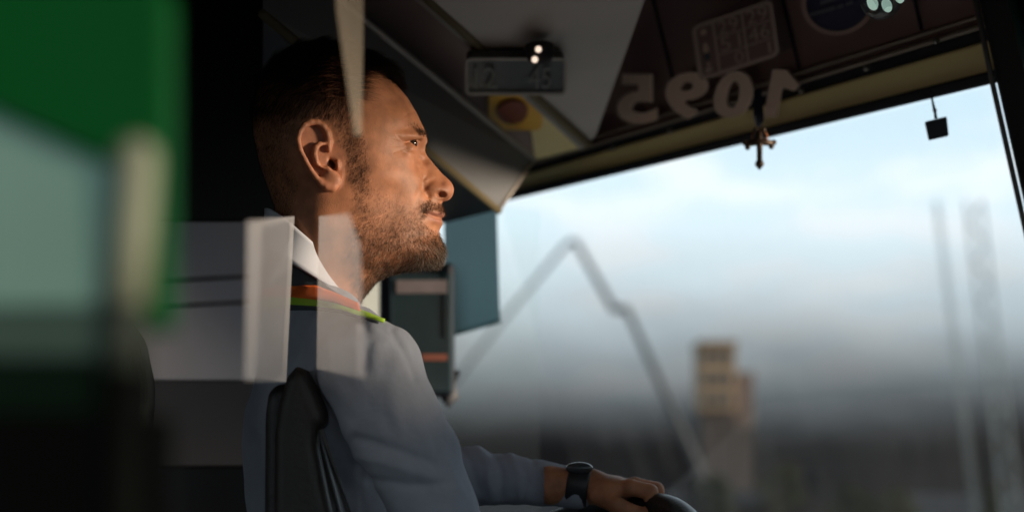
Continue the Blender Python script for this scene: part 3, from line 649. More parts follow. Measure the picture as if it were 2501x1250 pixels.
CTRL = [(960, 250, 90), (930, 220, 105), (900, 190, 108), (885, 250, 140), (850, 165, 96), (800, 150, 108), (800, 215, 158), (800, 300, 170), (740, 160, 100), (720, 220, 148), (705, 300, 160), (685, 380, 140), (660, 250, 98), (655, 340, 98),
        (740, 380, 164), (870, 330, 158), (930, 295, 134), (978, 285, 98), (1006, 300, 66), (1022, 312, 42),
        (1030, 330, 34), (1012, 332, 70), (990, 335, 92), (955, 350, 124), (1031, 362, 18), (1020, 362, 34), (1006, 362, 74), (990, 372, 90), (960, 388, 120), (920, 395, 142), (870, 400, 153),
        (1040, 386, 14), (1030, 384, 24), (1020, 388, 32), (1009, 388, 72), (1058, 404, 12), (1046, 404, 24), (1034, 406, 31), (1022, 408, 48), (1008, 410, 82),
        (1082, 432, 15), (1068, 431, 27), (1050, 430, 35), (1036, 432, 44), (1024, 434, 68), (1000, 436, 94), (960, 440, 122), (900, 440, 147),
        (1101, 460, 20), (1088, 459, 33), (1068, 458, 41), (1050, 458, 44), (1037, 459, 48), (1025, 460, 70), (1002, 462, 92), (960, 466, 116), (900, 470, 140), (850, 470, 152),
        (1096, 480, 20), (1078, 480, 34), (1058, 480, 42), (1042, 482, 52), (1016, 485, 80), (1072, 501, 30), (1058, 501, 45), (1040, 501, 60), (1010, 506, 80), (960, 512, 106), (900, 520, 130), (850, 530, 141),
        (1076, 520, 24), (1062, 521, 43), (1045, 520, 57), (1066, 545, 26), (1052, 545, 44), (1034, 546, 62), (1000, 550, 84), (950, 560, 106), (1059, 568, 28), (1043, 570, 48), (1018, 576, 68),
        (1074, 612, 26), (1056, 612, 50), (1020, 612, 74), (970, 612, 96), (910, 605, 118), (860, 600, 132), (1050, 638, 32), (1010, 642, 50), (955, 648, 68), (920, 650, 92), (880, 650, 112), (890, 690, 66),
        (858, 700, 88), (828, 690, 112), (780, 660, 132), (730, 640, 126), (700, 600, 100), (700, 540, 94), (725, 510, 125), (765, 540, 146), (805, 560, 147), (835, 745, 92), (770, 745, 134), (700, 730, 112), (780, 820, 110),
        (785, 455, 158), (740, 470, 142), (700, 460, 112), (830, 415, 157)]
def dense(poly, step):
    o = []
    for (a, b) in zip(poly, poly[1:]+poly[:1]):
        n = max(1, int(math.hypot(b[0]-a[0], b[1]-a[1])/step+.5)); o += [(a[0]+(b[0]-a[0])*t/n, a[1]+(b[1]-a[1])*t/n) for t in range(n)]
    return o
pts = [(x, y, 0.0) for x, y in dense(OUT, 16)]+[(*K(x, y, -wd), wd*wd) for x, y, wd in CTRL]
A_ = np.array(pts); n_ = len(A_); Xc = A_[:, :2]/200
def tps(r2): return np.where(r2 > 1e-12, .5*r2*np.log(np.maximum(r2, 1e-12)), 0)
r2 = ((Xc[:, None]-Xc[None])**2).sum(2); M_ = np.zeros((n_+3, n_+3)); M_[:n_, :n_] = tps(r2)+np.eye(n_)*2e-4
M_[:n_, n_] = 1; M_[:n_, n_+1:] = Xc; M_[n_:, :n_] = M_[:n_, n_:].T
sol = np.linalg.solve(M_, np.concatenate([A_[:, 2], [0, 0, 0]]))
def Qf(x, z):
    q = np.stack([x.ravel(), z.ravel()], 1)/200; o = np.empty(len(q))
    for i in range(0, len(q), 20000):
        s_ = q[i:i+20000]; o[i:i+20000] = tps(((s_[:, None]-Xc[None])**2).sum(2)) @ sol[:n_]+sol[n_]+s_ @ sol[n_+1:]
    return o.reshape(x.shape)
h = 2.6
gx = np.arange(596, 1126, h); gz = np.arange(84, 872, h); gy = np.arange(-226, 229, h)
X2, Z2 = np.meshgrid(gx, gz, indexing='ij'); Q2 = Qf(X2, Z2)
sd2 = poly_sd(X2, Z2, OUT); Q2 = np.where(sd2 > 0, np.minimum(Q2, -40*sd2), np.maximum(Q2, 4))
Qx, Qz = np.gradient(Q2, h)
G2 = np.minimum(Qx**2+Qz**2, 4e4)
X, Z, Y = [a.astype(np.float32) for a in np.meshgrid(gx, gz, gy, indexing='ij', sparse=True)]
F = ((Y*Y-Q2[:, :, None])/np.sqrt(4*Y*Y+G2[:, :, None]+60)).astype(np.float32)
F = smax(F, Z-862, 8)
# the ear on each side (mirrored through |y|)
Ya = -np.abs(Y); ear = slice(int((690-596)/h), int((860-596)/h)), slice(int((270-84)/h), int((510-84)/h))
Xe, Ze = X[ear[0]], Z[:, ear[1]]
def ek(px, py, y): return k3(px, py, y)
def yoff(px): return -(152+np.clip((838-px)/116, 0, 1)*40)
EARO = [(800, 330), (790, 308), (777, 296), (762, 292.5), (744, 301), (730, 318), (722, 342), (728, 368), (743, 394), (757, 420), (778, 446), (796, 461), (813, 468), (828, 463), (838, 452), (842, 425), (842, 380), (815, 345)]
EO = [K(x, y, -170) for x, y in EARO]
Xg, Zg = np.meshgrid(gx[ear[0]], gz[ear[1]], indexing='ij'); es = poly_sd(Xg, Zg, EO).astype(np.float32)[:, :, None]
e = smax(es+4, np.abs(Ya-yoff(Xe).astype(np.float32))-6, 6)
e = smin(e, chain(Xe, Ze, Ya, [ek(x, y, yoff(x)-9) for x, y in ((803, 368), (803, 345), (799, 325), (789, 308), (775, 298.5), (759, 299), (743, 307), (732, 323), (728, 342), (733, 365), (745, 390), (758, 413), (771, 432), (783, 446), (797, 455), (812, 459))], [5, 7.5, 7.5, 7.5, 7.5, 7.5, 7.5, 7, 6.5, 6.2, 6.2, 6.2, 6.5, 7.5, 9, 9], 3), 4)
e = smin(e, chain(Xe, Ze, Ya, [ek(x, y, yoff(x)-11) for x, y in ((793, 351), (780, 352), (771, 361), (768, 378), (774, 396), (790, 406), (804, 413), (812, 420))], [4, 6, 7, 7, 7.5, 7, 7, 6], 3), 5)
e = smin(e, ellip(Xe, Ze, Ya, ek(806, 441, yoff(806)-6), (26, 25, 12)), 8)
e = smin(e, ellip(Xe, Ze, Ya, ek(824, 403, -165), (7, 13, 9)), 5)
e = smax(e, -ellip(Xe, Ze, Ya, ek(796, 384, -196), (17, 25, 26), .35), 5)
e = smax(e, -ellip(Xe, Ze, Ya, ek(809, 397, -185), (9, 19, 40), -.5), 4)
e = smax(e, -ellip(Xe, Ze, Ya, ek(784, 330, -205), (13, 17, 20), .2), 5)
sub = F[ear[0], ear[1]]
sub = smax(sub, -ellip(Xe, Ze, Ya, ek(810, 397, -160), (8, 16, 34), -.5), 4)
F[ear[0], ear[1]] = smin(sub, e, 5)
# nostrils
c = k3(1078, 474, -42); F = smax(F, -ellip(X, Z, Ya, c, (15, 8.5, 26), .12), 2.5)
V, Q = surface_nets(F, (gx[0], gz[0], gy[0]), h)
V = relax(V, Q, 2, .5)
del F
# folds, lids, lips: moved along the normal, by where they lie on the face
n = vnormals(V, Q)
if (n[:, 2]*np.sign(V[:, 2])).mean() < 0: n = -n; Q = Q[:, ::-1]
Vm = V.copy(); Vm[:, 2] = -np.abs(Vm[:, 2]); pp = photo(Vm); px, py = pp[:, 0], pp[:, 1]
side = sm(np.abs(V[:, 2]), 8, 26); face = sm(px, 840, 880)
def ga(cx_, cy_, sx, sy, rot=0):
    dx, dy = px-cx_, py-cy_; ca, sa = math.cos(rot), math.sin(rot); a, b = dx*ca+dy*sa, -dx*sa+dy*ca
    return np.exp(-.5*((a/sx)**2+(b/sy)**2))
def groove(pts, wd): return np.exp(-.5*(line_d(px, py, pts)/wd)**2)
D = np.zeros(len(V))
D += side*(11*ga(1004, 332.5, 22, 8, .05)+5*ga(1027, 330, 8, 12))                                   # brow fold
D += side*(10*ga(1002, 364.5, 9, 10, .2)+3*ga(985, 385, 18, 12))                                    # lower lid
D -= side*12*groove([(991, 347.5), (1000, 346), (1010, 344), (1022, 342.5)], 1.9)                     # eye slit
D -= side*6*ga(1009, 349.5, 3, 2.6)
for pts_, wd, am in (([(990, 348), (980, 343), (970, 334)], 2, 3.2), ([(988, 350), (977, 349), (962, 343)], 1.8, 2.4), ([(988, 354), (970, 356), (950, 356)], 2, 1.8), ([(990, 360), (978, 367), (962, 372)], 2, 2.0),
                     ([(1003, 375), (992, 376), (985, 372)], 2, 2.0), ([(1016, 309), (1000, 312), (985, 318)], 2.2, 1.6), ([(1016, 272), (1000, 276), (988, 283)], 2.6, 1.8), ([(1010, 255), (990, 258)], 2.6, 1.2),
                     ([(1030, 300), (1018, 305)], 2, 1.2)):
    D -= side*am*.5*groove(pts_, wd*.75)
D -= side*5*groove([(1036, 436), (1035, 452), (1038, 468), (1048, 480)], 3.2)                       # wing crease
D += side*5*ga(1056, 460, 14, 12)-side*3*groove([(1046, 446), (1062, 440), (1078, 446)], 5)
D -= side*3*groove([(1030, 462), (1020, 482), (1022, 500)], 6)                                      # nasolabial
D -= sm(np.abs(V[:, 2]), 0, 6)*4.5*groove([(1040, 519.5), (1058, 527), (1068, 531.5), (1078, 533)], 2.2)                                 # mouth line
D += 4.5*ga(1072, 521, 14, 4.5, .3)+3.5*ga(1066, 541, 12, 5, .15)
D -= side*2.5*ga(1038, 522, 5, 8)
D += side*3*ga(950, 425, 40, 16, .2)-side*3*ga(960, 480, 40, 25)
wob = sum(np.sin(V @ (rng.normal(0, .16, 3))+rng.uniform(0, 6.3)) for _ in range(14))
D += face*wob*.03
V = V+n*D[:, None]
V = relax(V, Q, 1, .25); n = vnormals(V, Q)
if (n[:, 2]*np.sign(V[:, 2])).mean() < 0: n = -n
headV, headQ, headN = V, Q, n
hpx = photo(np.c_[V[:, :2], -np.abs(V[:, 2])])

# --- skin colour (pigment only): ruddier ear, nose, cheeks and lips, shaved shadow under beard and hair
def attr_col(me, name, rgb):
    a = me.attributes.new(name, 'FLOAT_COLOR', 'POINT'); a.data.foreach_set('color', np.c_[rgb, np.ones(len(rgb))].astype(np.float32).ravel())
def skin_rgb(px, py, yy):
    c = np.tile(np.array([.44, .185, .092]), (len(px), 1))
    def mixc(t, col): nonlocal c; c = c*(1-t[:, None])+np.array(col)*t[:, None]
    earm = sm(-poly_sd(px, py, EARO), -4, 6)*sm(np.abs(yy), 150, 160)
    mixc(.6*earm, (.50, .20, .11)); mixc(.35*np.exp(-(((px-1085)/28)**2+((py-455)/26)**2)), (.46, .16, .085)); mixc(.25*np.exp(-(((px-970)/60)**2+((py-420)/40)**2)), (.46, .19, .10))
    lip = np.exp(-.5*(line_d(px, py, [(1044, 521), (1060, 523), (1084, 524)])/4.0)**2)*.75+np.exp(-.5*(line_d(px, py, [(1050, 534), (1074, 541)])/4)**2)*.6
    mixc(np.clip(lip, 0, .8), (.36, .145, .11))
    return c, mixc, earm
# outlines of hair, beard, moustache and brow as they lie on the face
HAIRP = [(972, 214), (950, 200), (925, 184), (898, 178), (882, 196), (876, 240), (880, 285), (890, 330), (878, 372), (866, 440), (848, 440), (843, 380), (822, 338), (800, 305), (776, 282), (745, 288), (722, 312), (706, 350), (712, 400), (735, 440), (722, 490), (706, 545), (660, 600), (560, 620), (520, 40), (900, 20), (1000, 150)]
BEARDP = [(890, 340), (898, 400), (912, 428), (945, 452), (980, 474), (1006, 492), (1022, 486), (1040, 484), (1062, 494), (1090, 492), (1100, 520), (1110, 560), (1110, 670), (1000, 690), (930, 700), (905, 745), (868, 742), (855, 690), (838, 620), (846, 540), (856, 470), (866, 420), (872, 360)]
MOUTHP = [(1036, 517), (1048, 508), (1066, 512), (1092, 516), (1090, 556), (1074, 563), (1052, 556), (1038, 538)]
MOUSTP = [(1026, 500), (1034, 488), (1052, 486), (1066, 492), (1092, 490), (1096, 516), (1078, 518), (1062, 512), (1048, 510), (1040, 524), (1030, 530), (1024, 515)]
BROWP = [(1014, 304), (1024, 308), (1032, 318), (1041, 326), (1042, 336), (1034, 340), (1023, 336), (1019, 322), (1008, 314), (990, 318), (992, 312)]
hx, hy, hyy = hpx[:, 0], hpx[:, 1], headV[:, 2]
sd_h = poly_sd(hx, hy, HAIRP); sd_b = poly_sd(hx, hy, BEARDP); sd_m = poly_sd(hx, hy, MOUTHP); sd_mu = poly_sd(hx, hy, MOUSTP); sd_br = poly_sd(hx, hy, BROWP)
rgb, mixc, earm = skin_rgb(hx, hy, hyy)
notear = 1-sm(np.abs(hyy), 163, 171)
hair_d = sm(-sd_h, -3, 10)*np.where((hx > 700) & (hx < 850) & (hy > 285) & (hy < 475), notear, 1)
mouth_out = sm(sd_m, -1, 3)
beard_d = sm(-sd_b, -4, 30)*mouth_out*notear
mous_d = sm(-sd_mu, -2, 4)
SIDEP = [(878, 296), (896, 340), (904, 400), (908, 450), (905, 520), (870, 520), (853, 430), (855, 385), (846, 345), (852, 310)]
side_d = sm(-poly_sd(hx, hy, SIDEP), -8, 14)*(1-.55*sm(hy, 400, 500))*notear
mixc(.97*hair_d, (.012, .009, .008)); mixc(.55*beard_d, (.085, .045, .03)); mixc(.6*mous_d, (.06, .034, .022)); mixc(.6*side_d, (.04, .025, .018)); mixc(.55*sm(-sd_br, -2, 4), (.07, .04, .03))
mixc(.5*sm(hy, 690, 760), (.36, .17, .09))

def skin_material():
    m = bpy.data.materials.new('skin'); m.use_nodes = True; t = m.node_tree; b = t.nodes['Principled BSDF']
    a = t.nodes.new('ShaderNodeAttribute'); a.attribute_name = 'pigment'
    c = t.nodes.new('ShaderNodeTexCoord'); n1 = t.nodes.new('ShaderNodeTexNoise'); n1.inputs['Scale'].default_value = 60; n1.inputs['Detail'].default_value = 8
    n2 = t.nodes.new('ShaderNodeTexVoronoi'); n2.inputs['Scale'].default_value = 1100; n3 = t.nodes.new('ShaderNodeTexNoise'); n3.inputs['Scale'].default_value = 420; n3.inputs['Detail'].default_value = 5
    for q_ in (n1, n2, n3): t.links.new(c.outputs['Object'], q_.inputs['Vector'])
    mx = t.nodes.new('ShaderNodeMix'); mx.data_type = 'RGBA'; mx.blend_type = 'MULTIPLY'; mx.inputs[0].default_value = 1
    cr_ = t.nodes.new('ShaderNodeMapRange'); cr_.inputs[1].default_value = .3; cr_.inputs[2].default_value = .7; cr_.inputs[3].default_value = .70; cr_.inputs[4].default_value = 1.20
    t.links.new(n1.outputs[0], cr_.inputs[0]); t.links.new(a.outputs['Color'], mx.inputs[6]); t.links.new(cr_.outputs[0], mx.inputs[7]); t.links.new(mx.outputs[2], b.inputs['Base Color'])
    ad = t.nodes.new('ShaderNodeMath'); ad.operation = 'ADD'; t.links.new(n2.outputs[0], ad.inputs[0]); t.links.new(n3.outputs[0], ad.inputs[1])
    bp = t.nodes.new('ShaderNodeBump'); bp.inputs['Strength'].default_value = .26; bp.inputs['Distance'].default_value = .0007; t.links.new(ad.outputs[0], bp.inputs['Height']); t.links.new(bp.outputs[0], b.inputs['Normal'])
    b.inputs['Roughness'].default_value = .52; sp_ = t.nodes.new('ShaderNodeSeparateColor'); t.links.new(a.outputs['Color'], sp_.inputs[0]); t.links.new(sp_.outputs[0], b.inputs['Specular IOR Level'])
    b.inputs['Subsurface Weight'].default_value = .12; b.inputs['Subsurface Radius'].default_value = (1, .35, .2); b.inputs['Subsurface Scale'].default_value = .0035
    return m
M_skin = skin_material()

# --- left forearm and hand on the wheel rim (same body mesh)
h2 = 3.2
hxs = np.arange(1330, 1660, h2); hzs = np.arange(1100, 1330, h2); hys = np.arange(40, 340, h2)
X, Z, Y = [a.astype(np.float32) for a in np.meshgrid(hxs, hzs, hys, indexing='ij', sparse=True)]
d = chain(X, Z, Y, [k3(1345, 1184, 205), k3(1400, 1186, 200), k3(1445, 1188, 195)], [50, 44, 46], 4)
d = smin(d, ellip(X, Z, Y, k3(1495, 1192, 195), (62, 34, 84), .1), 16)
for k_, (yo, kn, mid, tip, r_) in enumerate(((-66, (1540, 1190), (1588, 1200), (1596, 1248), 20), (-22, (1550, 1186), (1602, 1196), (1606, 1252), 21), (24, (1548, 1188), (1598, 1200), (1600, 1252), 20), (64, (1536, 1194), (1580, 1206), (1584, 1246), 17))):
    yy = 195+yo; end = (tip[0]-26, tip[1]+22)
    d = smin(d, chain(X, Z, Y, [k3(1500, 1196, yy*.6+78), k3(*kn, yy), k3(*mid, yy), k3(*tip, yy), k3(*end, yy)], [r_+4, r_+2, r_, r_-2, r_-5], 4), 5)
d = smin(d, chain(X, Z, Y, [k3(1462, 1208, 150), k3(1505, 1232, 112), k3(1546, 1250, 108), k3(1575, 1252, 118)], [26, 22, 19, 15], 5), 10)
HV, HQ = surface_nets(d, (hxs[0], hzs[0], hys[0]), h2); HV = relax(HV, HQ, 2, .5)
hp_ = photo(HV); hrgb, mc_, _ = skin_rgb(np.full(len(HV), 900.), np.full(len(HV), 300.), HV[:, 2])
BV = np.concatenate([headV, HV]); BQ = np.concatenate([headQ, HQ+len(headV)])
person = np_mesh('person', W3(BV)-np.array([0, 0, 0]), BQ, M_skin)
attr_col(person.data, 'pigment', np.concatenate([rgb, hrgb]))
tag(person, 'bearded man in pale shirt and trimmed vest sitting in profile, gazing up through the windscreen', 'person')

# eyes
M_eye = mat('eye_white', (.36, .30, .27), .12, noise=.05); M_iris = mat('iris', (.03, .018, .012), .08)
for sgn in (-1, 1):
    c = W3([[*K(990, 353, -62), sgn*48.5]])[0]
    e_ = ball('eye', c, 27*U, M_eye, person, seg=32)
    ball('iris', Vector(c)+Vector((15*U, -sgn*-10*U, 3*U)), 14*U, M_iris, e_, seg=20)

# --- shirt: torso and sleeves
h3 = 5.0
bx = np.arange(540, 1490, h3); bz = np.arange(640, 1790, h3); by = np.arange(-580, 560, h3)
X, Z, Y = [a.astype(np.float32) for a in np.meshgrid(bx, bz, by, indexing='ij', sparse=True)]
d = ellip(X, Z, Y, k3(800, 1030, 0), (180, 300, 370))
d = smin(d, cone(X, Z, Y, k3(800, 1100, 0), k3(800, 1760, 0), 185, 200), 90)
d = smin(d, chain(X, Z, Y, [k3(745, 772, 0), k3(790, 800, -130), k3(850, 850, -280), k3(903, 905, -390)], [98, 92, 96, 116], 30), 40)
d = smin(d, chain(X, Z, Y, [k3(745, 772, 0), k3(770, 790, 150), k3(810, 840, 290), k3(830, 900, 390)], [98, 92, 96, 112], 30), 40)
arm = chain(X, Z, Y, [k3(903, 905, -395), k3(955, 1010, -420), k3(1010, 1120, -430), k3(1105, 1345, -430), k3(1180, 1420, -400)], [112, 108, 104, 88, 84], 10)
arm = smin(arm, cone(X, Z, Y, k3(1120, 1370, -430), k3(1440, 1540, -320), 84, 62), 20)
d = smin(d, arm, 26)
arm2 = chain(X, Z, Y, [k3(830, 900, 390), k3(960, 1060, 400), k3(1085, 1156, 350), k3(1150, 1158, 320)], [110, 96, 78, 72], 10)
arm2 = smin(arm2, cone(X, Z, Y, k3(1120, 1158, 330), k3(1405, 1188, 202), 74, 50), 14)
d = smin(d, arm2, 26)
ax_n = (k3(770, 640, 0), k3(760, 800, 0))
d = smax(d, -cone(X, Z, Y, k3(775, 560, 0), k3(768, 715, 0), 150, 120), 20)          # neck opening
SV, SQ = surface_nets(d, (bx[0], bz[0], by[0]), h3); SV = relax(SV, SQ, 3, .5)
n = vnormals(SV, SQ); c0 = np.array([780, 1100, 0])
if (n*(SV-c0)).sum() < 0: n = -n; SQ = SQ[:, ::-1]
sp_ = photo(SV); qx, qy = sp_[:, 0], sp_[:, 1]
fold = np.zeros(len(SV))
r2_ = np.random.default_rng(3)
for _ in range(26):
    k_ = r2_.normal(0, .016, 3)*np.array([1, 1.4, .6]); fold += np.sin(SV @ k_+r2_.uniform(0, 6.3)+1.6*np.sin(SV @ r2_.normal(0, .008, 3)))
fold *= .75
for _ in range(12):
    k_ = r2_.normal(0, .05, 3)*np.array([1, .8, .6]); fold += .45*np.sin(SV @ k_+r2_.uniform(0, 6.3)+2.2*np.sin(SV @ r2_.normal(0, .02, 3)))
near = sm(-SV[:, 2], 100, 250); far = sm(SV[:, 2], 100, 220)
for pts_, wd, am, msk in (([(870, 1070), (960, 1095), (1060, 1130)], 9, -12, near), ([(860, 1110), (950, 1130), (1050, 1165)], 10, 9, near), ([(900, 1170), (1000, 1185), (1090, 1180)], 9, -9, near), ([(1120, 1080), (1150, 1130), (1165, 1190)], 7, -10, far),
                          ([(1165, 1085), (1190, 1135), (1200, 1200)], 8, 9, far), ([(1200, 1095), (1225, 1150), (1225, 1210)], 6, -8, far), ([(1245, 1110), (1270, 1160), (1270, 1210)], 7, 8, far), ([(1300, 1120), (1310, 1170)], 6, -6, far),
                          ([(960, 800), (985, 860), (1010, 930)], 6, -5, near), ([(880, 760), (900, 830), (890, 900)], 10, -6, near)):
    fold += .62*am*np.exp(-.5*(line_d(qx, qy, pts_)/wd)**2)*msk
SV = SV+n*fold[:, None]
SV = relax(SV, SQ, 1, .4)
M_shirt = mat('shirt_cloth', (.33, .36, .425), .9, noise=.10, nscale=60, bump=.8, bscale=42)
M_white = mat('collar_cloth', (.58, .61, .68), .8, noise=.05, nscale=30, bump=.06, bscale=1600)
M_orange = mat('orange_trim', (.95, .17, .02), .7, noise=.1, nscale=40, bump=.2, bscale=700); M_lime = mat('lime_trim', (.42, .70, .05), .7, noise=.1, nscale=40, bump=.2, bscale=700)
M_slate = mat('slate_cloth', (.055, .065, .075), .8, noise=.12, nscale=30, bump=.25, bscale=800)
np_mesh('shirt', W3(SV), SQ, M_shirt, person)

# vest bands that lie on the shoulder: traced as garment edges, dropped onto the cloth
from mathutils.bvhtree import BVHTree
SW = W3(SV); HW = W3(headV); sel = headQ[(headV[headQ[:, 0], 1] > 640)]
bvh = BVHTree.FromPolygons([tuple(v) for v in SW]+[tuple(v) for v in HW], [tuple(map(int, f)) for f in SQ]+[tuple(map(int, f+len(SW))) for f in sel])
def drape(name, top, bot, m, lift, nu=44, nv=6, cloth=True):
    def samp(c, t):
        c = np.array(c, float); s_ = np.r_[0, np.cumsum(np.linalg.norm(np.diff(c, axis=0), axis=1))]; s_ /= s_[-1]
        return np.interp(t, s_, c[:, 0]), np.interp(t, s_, c[:, 1])
    grid = []; o0 = Vector((0, 0, CAMZ)); last = None
    for i in range(nu+1):
        t = i/nu; xa, ya = samp(top, t); xb, yb = samp(bot, t); row = []
        for j in range(nv+1):
            f = j/nv; x, y = xa+(xb-xa)*f, ya+(yb-ya)*f; dr = Vector(((x-CX)/FPX, 1, (HZ-y)/FPX))
            loc, nn, _, _ = bvh.ray_cast(o0, dr.normalized())
            dep = loc.y if loc else None; row.append([x, y, dep])
        grid.append(row)
    known = [c[2] for r_ in grid for c in r_ if c[2]]; med = float(np.median(known))
    for j in range(nv+1):                                   # fill gaps and smooth the depth along the band
        col = np.array([r_[j][2] if r_[j][2] else np.nan for r_ in grid]); ok = ~np.isnan(col)
        col = np.interp(np.arange(len(col)), np.where(ok)[0], col[ok]) if ok.any() else np.full(len(col), med)
        col = np.minimum(np.convolve(np.pad(col, 2, mode='edge'), np.ones(5)/5, 'valid'), col)
        for i, r_ in enumerate(grid): r_[j] = P(r_[j][0], r_[j][1], col[i]-lift)
    vs = [p for r_ in grid for p in r_]; k_ = nv+1
    fs = [(i*k_+j, (i+1)*k_+j, (i+1)*k_+j+1, i*k_+j+1) for i in range(nu) for j in range(nv)]
    o = link(name, vs, fs, m, person, True)
    md = o.modifiers.new('thick', 'SOLIDIFY'); md.thickness = .0022; md.offset = 0
    return o
drape('vest_panel', [(640, 640), (718, 648), (770, 682), (820, 715), (858, 737)], [(640, 706), (713, 702), (775, 703), (820, 722), (862, 745)], M_slate, .003)
drape('orange_band', [(640, 704), (713, 699), (772, 699), (815, 715), (874, 741)], [(640, 728), (711, 726), (772, 733), (820, 742), (880, 762)], M_orange, .006)
drape('lime_band', [(640, 727), (711, 725), (772, 732), (830, 741), (878, 756), (940, 781)], [(640, 752), (709, 745), (765, 748), (830, 757), (880, 773), (939, 785)], M_lime, .0045)
drape('piping', [(640, 752), (708, 745), (765, 748), (830, 757), (880, 773), (925, 786)], [(640, 766), (708, 756), (765, 755), (830, 762), (880, 777), (925, 788)], M_slate, .0035)

# shirt collar standing round the neck
def collar():
    vs = []; NU, NV = 72, 8
    for i in range(NU):
        a = 2*math.pi*i/NU; ca, sa = math.cos(a), math.sin(a)
        for j in range(NV+1):
            f = j/NV; fl = f*f
            x = 754+(103+10*fl)*ca; z = 640+(92+16*fl)*ca+f*(72-42*ca)-16*sa*sa*(1-f)
            y = sa*(140+22*fl)
            vs.append((x, z-36, y))
    k_ = NV+1; fs = [(i*k_+j, ((i+1) % NU)*k_+j, ((i+1) % NU)*k_+j+1, i*k_+j+1) for i in range(NU) for j in range(NV)]
    o = link('collar', W3(vs), fs, M_white, person, True); md = o.modifiers.new('thick', 'SOLIDIFY'); md.thickness = .003; md.offset = 0
    return o
collar()
# dark cuff / wristwatch
M_strap = mat('watch_strap', (.015, .015, .017), .5)
wa, wb = W3([k3(1388, 1182, 204)])[0], W3([k3(1440, 1190, 197)])[0]
bm = bmesh.new(); tube_bm(bm, [wa, Vector(wa).lerp(Vector(wb), .1), Vector(wa).lerp(Vector(wb), .9), wb], [53*U, 55*U, 53*U, 51*U], 24); wt = bm_obj('wristwatch', bm, M_strap, person, True)
wf = W3([k3(1414, 1186, 199)])[0]+np.array([0, -.6, .8])*56*U
ball('watch_face', wf, .0155, mat('watch_glass', (.05, .055, .06), .08), wt, (1, .6, .45))

# --- driver seat: padded volumes
st = thing('driver_seat', 'dark brown high backed driver seat with rounded side bolster', 'seat', P(720, 2200, 2.0))
def pad(name, prof, y0, y1, rnd, m, hh=5.0, lump=0):
    """A padded shape: side outline (photo pixels at its near face), swept across the seat and rounded all over."""
    pr = [K(x, y, y0) for x, y in prof]; xs = [p[0] for p in pr]; zs = [p[1] for p in pr]
    ga_, gb_, gc_ = np.arange(min(xs)-20, max(xs)+20, hh), np.arange(min(zs)-20, max(zs)+20, hh), np.arange(y0-20, y1+20, hh)
    A_x, A_z = np.meshgrid(ga_, gb_, indexing='ij'); e2 = poly_sd(A_x, A_z, pr)[:, :, None]+rnd
    ey = (np.abs(gc_-(y0+y1)/2)-(y1-y0)/2+rnd)[None, None, :]
    d = np.minimum(np.maximum(e2, ey), 0)+np.sqrt(np.maximum(e2, 0)**2+np.maximum(ey, 0)**2)-rnd
    v, q = surface_nets(d, (ga_[0], gb_[0], gc_[0]), hh); v = relax(v, q, 3, .5)
    return np_mesh(name, W3(v), q, m, st)
pad('backrest', [(640, 1500), (645, 1010), (652, 958), (672, 938), (705, 932), (745, 946), (772, 1010), (800, 1120), (835, 1250), (905, 1500)], -390, 330, 28, M_seat)
pad('side_bolster', [(664, 1500), (668, 1060), (678, 985), (698, 918), (722, 891), (748, 902), (772, 945), (795, 1000), (796, 1032), (778, 1052), (776, 1090), (798, 1200), (850, 1420), (865, 1500)], -430, -340, 30, M_seat2, 4.0)
pad('cushion', [(640, 1690), (1180, 1660), (1250, 1720), (1240, 1840), (640, 1860)], -450, 420, 40, M_seat, 9.0)
box('pedestal', (P(850, 1900, 2.02).x, 2.02, 1.22), AX, (.16, .16, .26), M_dark, st, .02)
slab('belt_strap', [P(779, 1050, 1.83), P(790, 1046, 1.83), P(858, 1252, 1.80), P(950, 1500, 1.78), P(938, 1504, 1.78), P(846, 1256, 1.80)], (0, 1, 0), .003, M_belt, st, 0)

# steering wheel under the hand
M_wheel = mat('wheel_rim', (.015, .015, .016), .4, bump=.3, bscale=200)
rimp = Vector(W3([k3(1566, 1232, 195)])[0]); wdir = (Fw*.80+Vector((0, 0, .6))).normalized(); wc = rimp-wdir*.23
sw = thing('steering_wheel', 'large black steering wheel gripped by the driver hand', 'steering wheel', wc)
bm = bmesh.new(); tube_bm(bm, [wc+(wdir*math.cos(a)+L*math.sin(a))*.23 for a in [2*math.pi*k/64 for k in range(65)]], .0155, 14, False); bm_obj('rim', bm, M_wheel, sw, True)
for a in (1.57, 3.14, 4.71): tube('spoke', [wc, wc+(wdir*math.cos(a)+L*math.sin(a))*.225], [.02, .013], M_wheel, sw)
ball('hub', wc, .055, M_wheel, sw); axd = wdir.cross(L); axd = axd if axd.z < 0 else -axd
tube('column', [wc, wc+axd*.35], .03, M_wheel, sw)

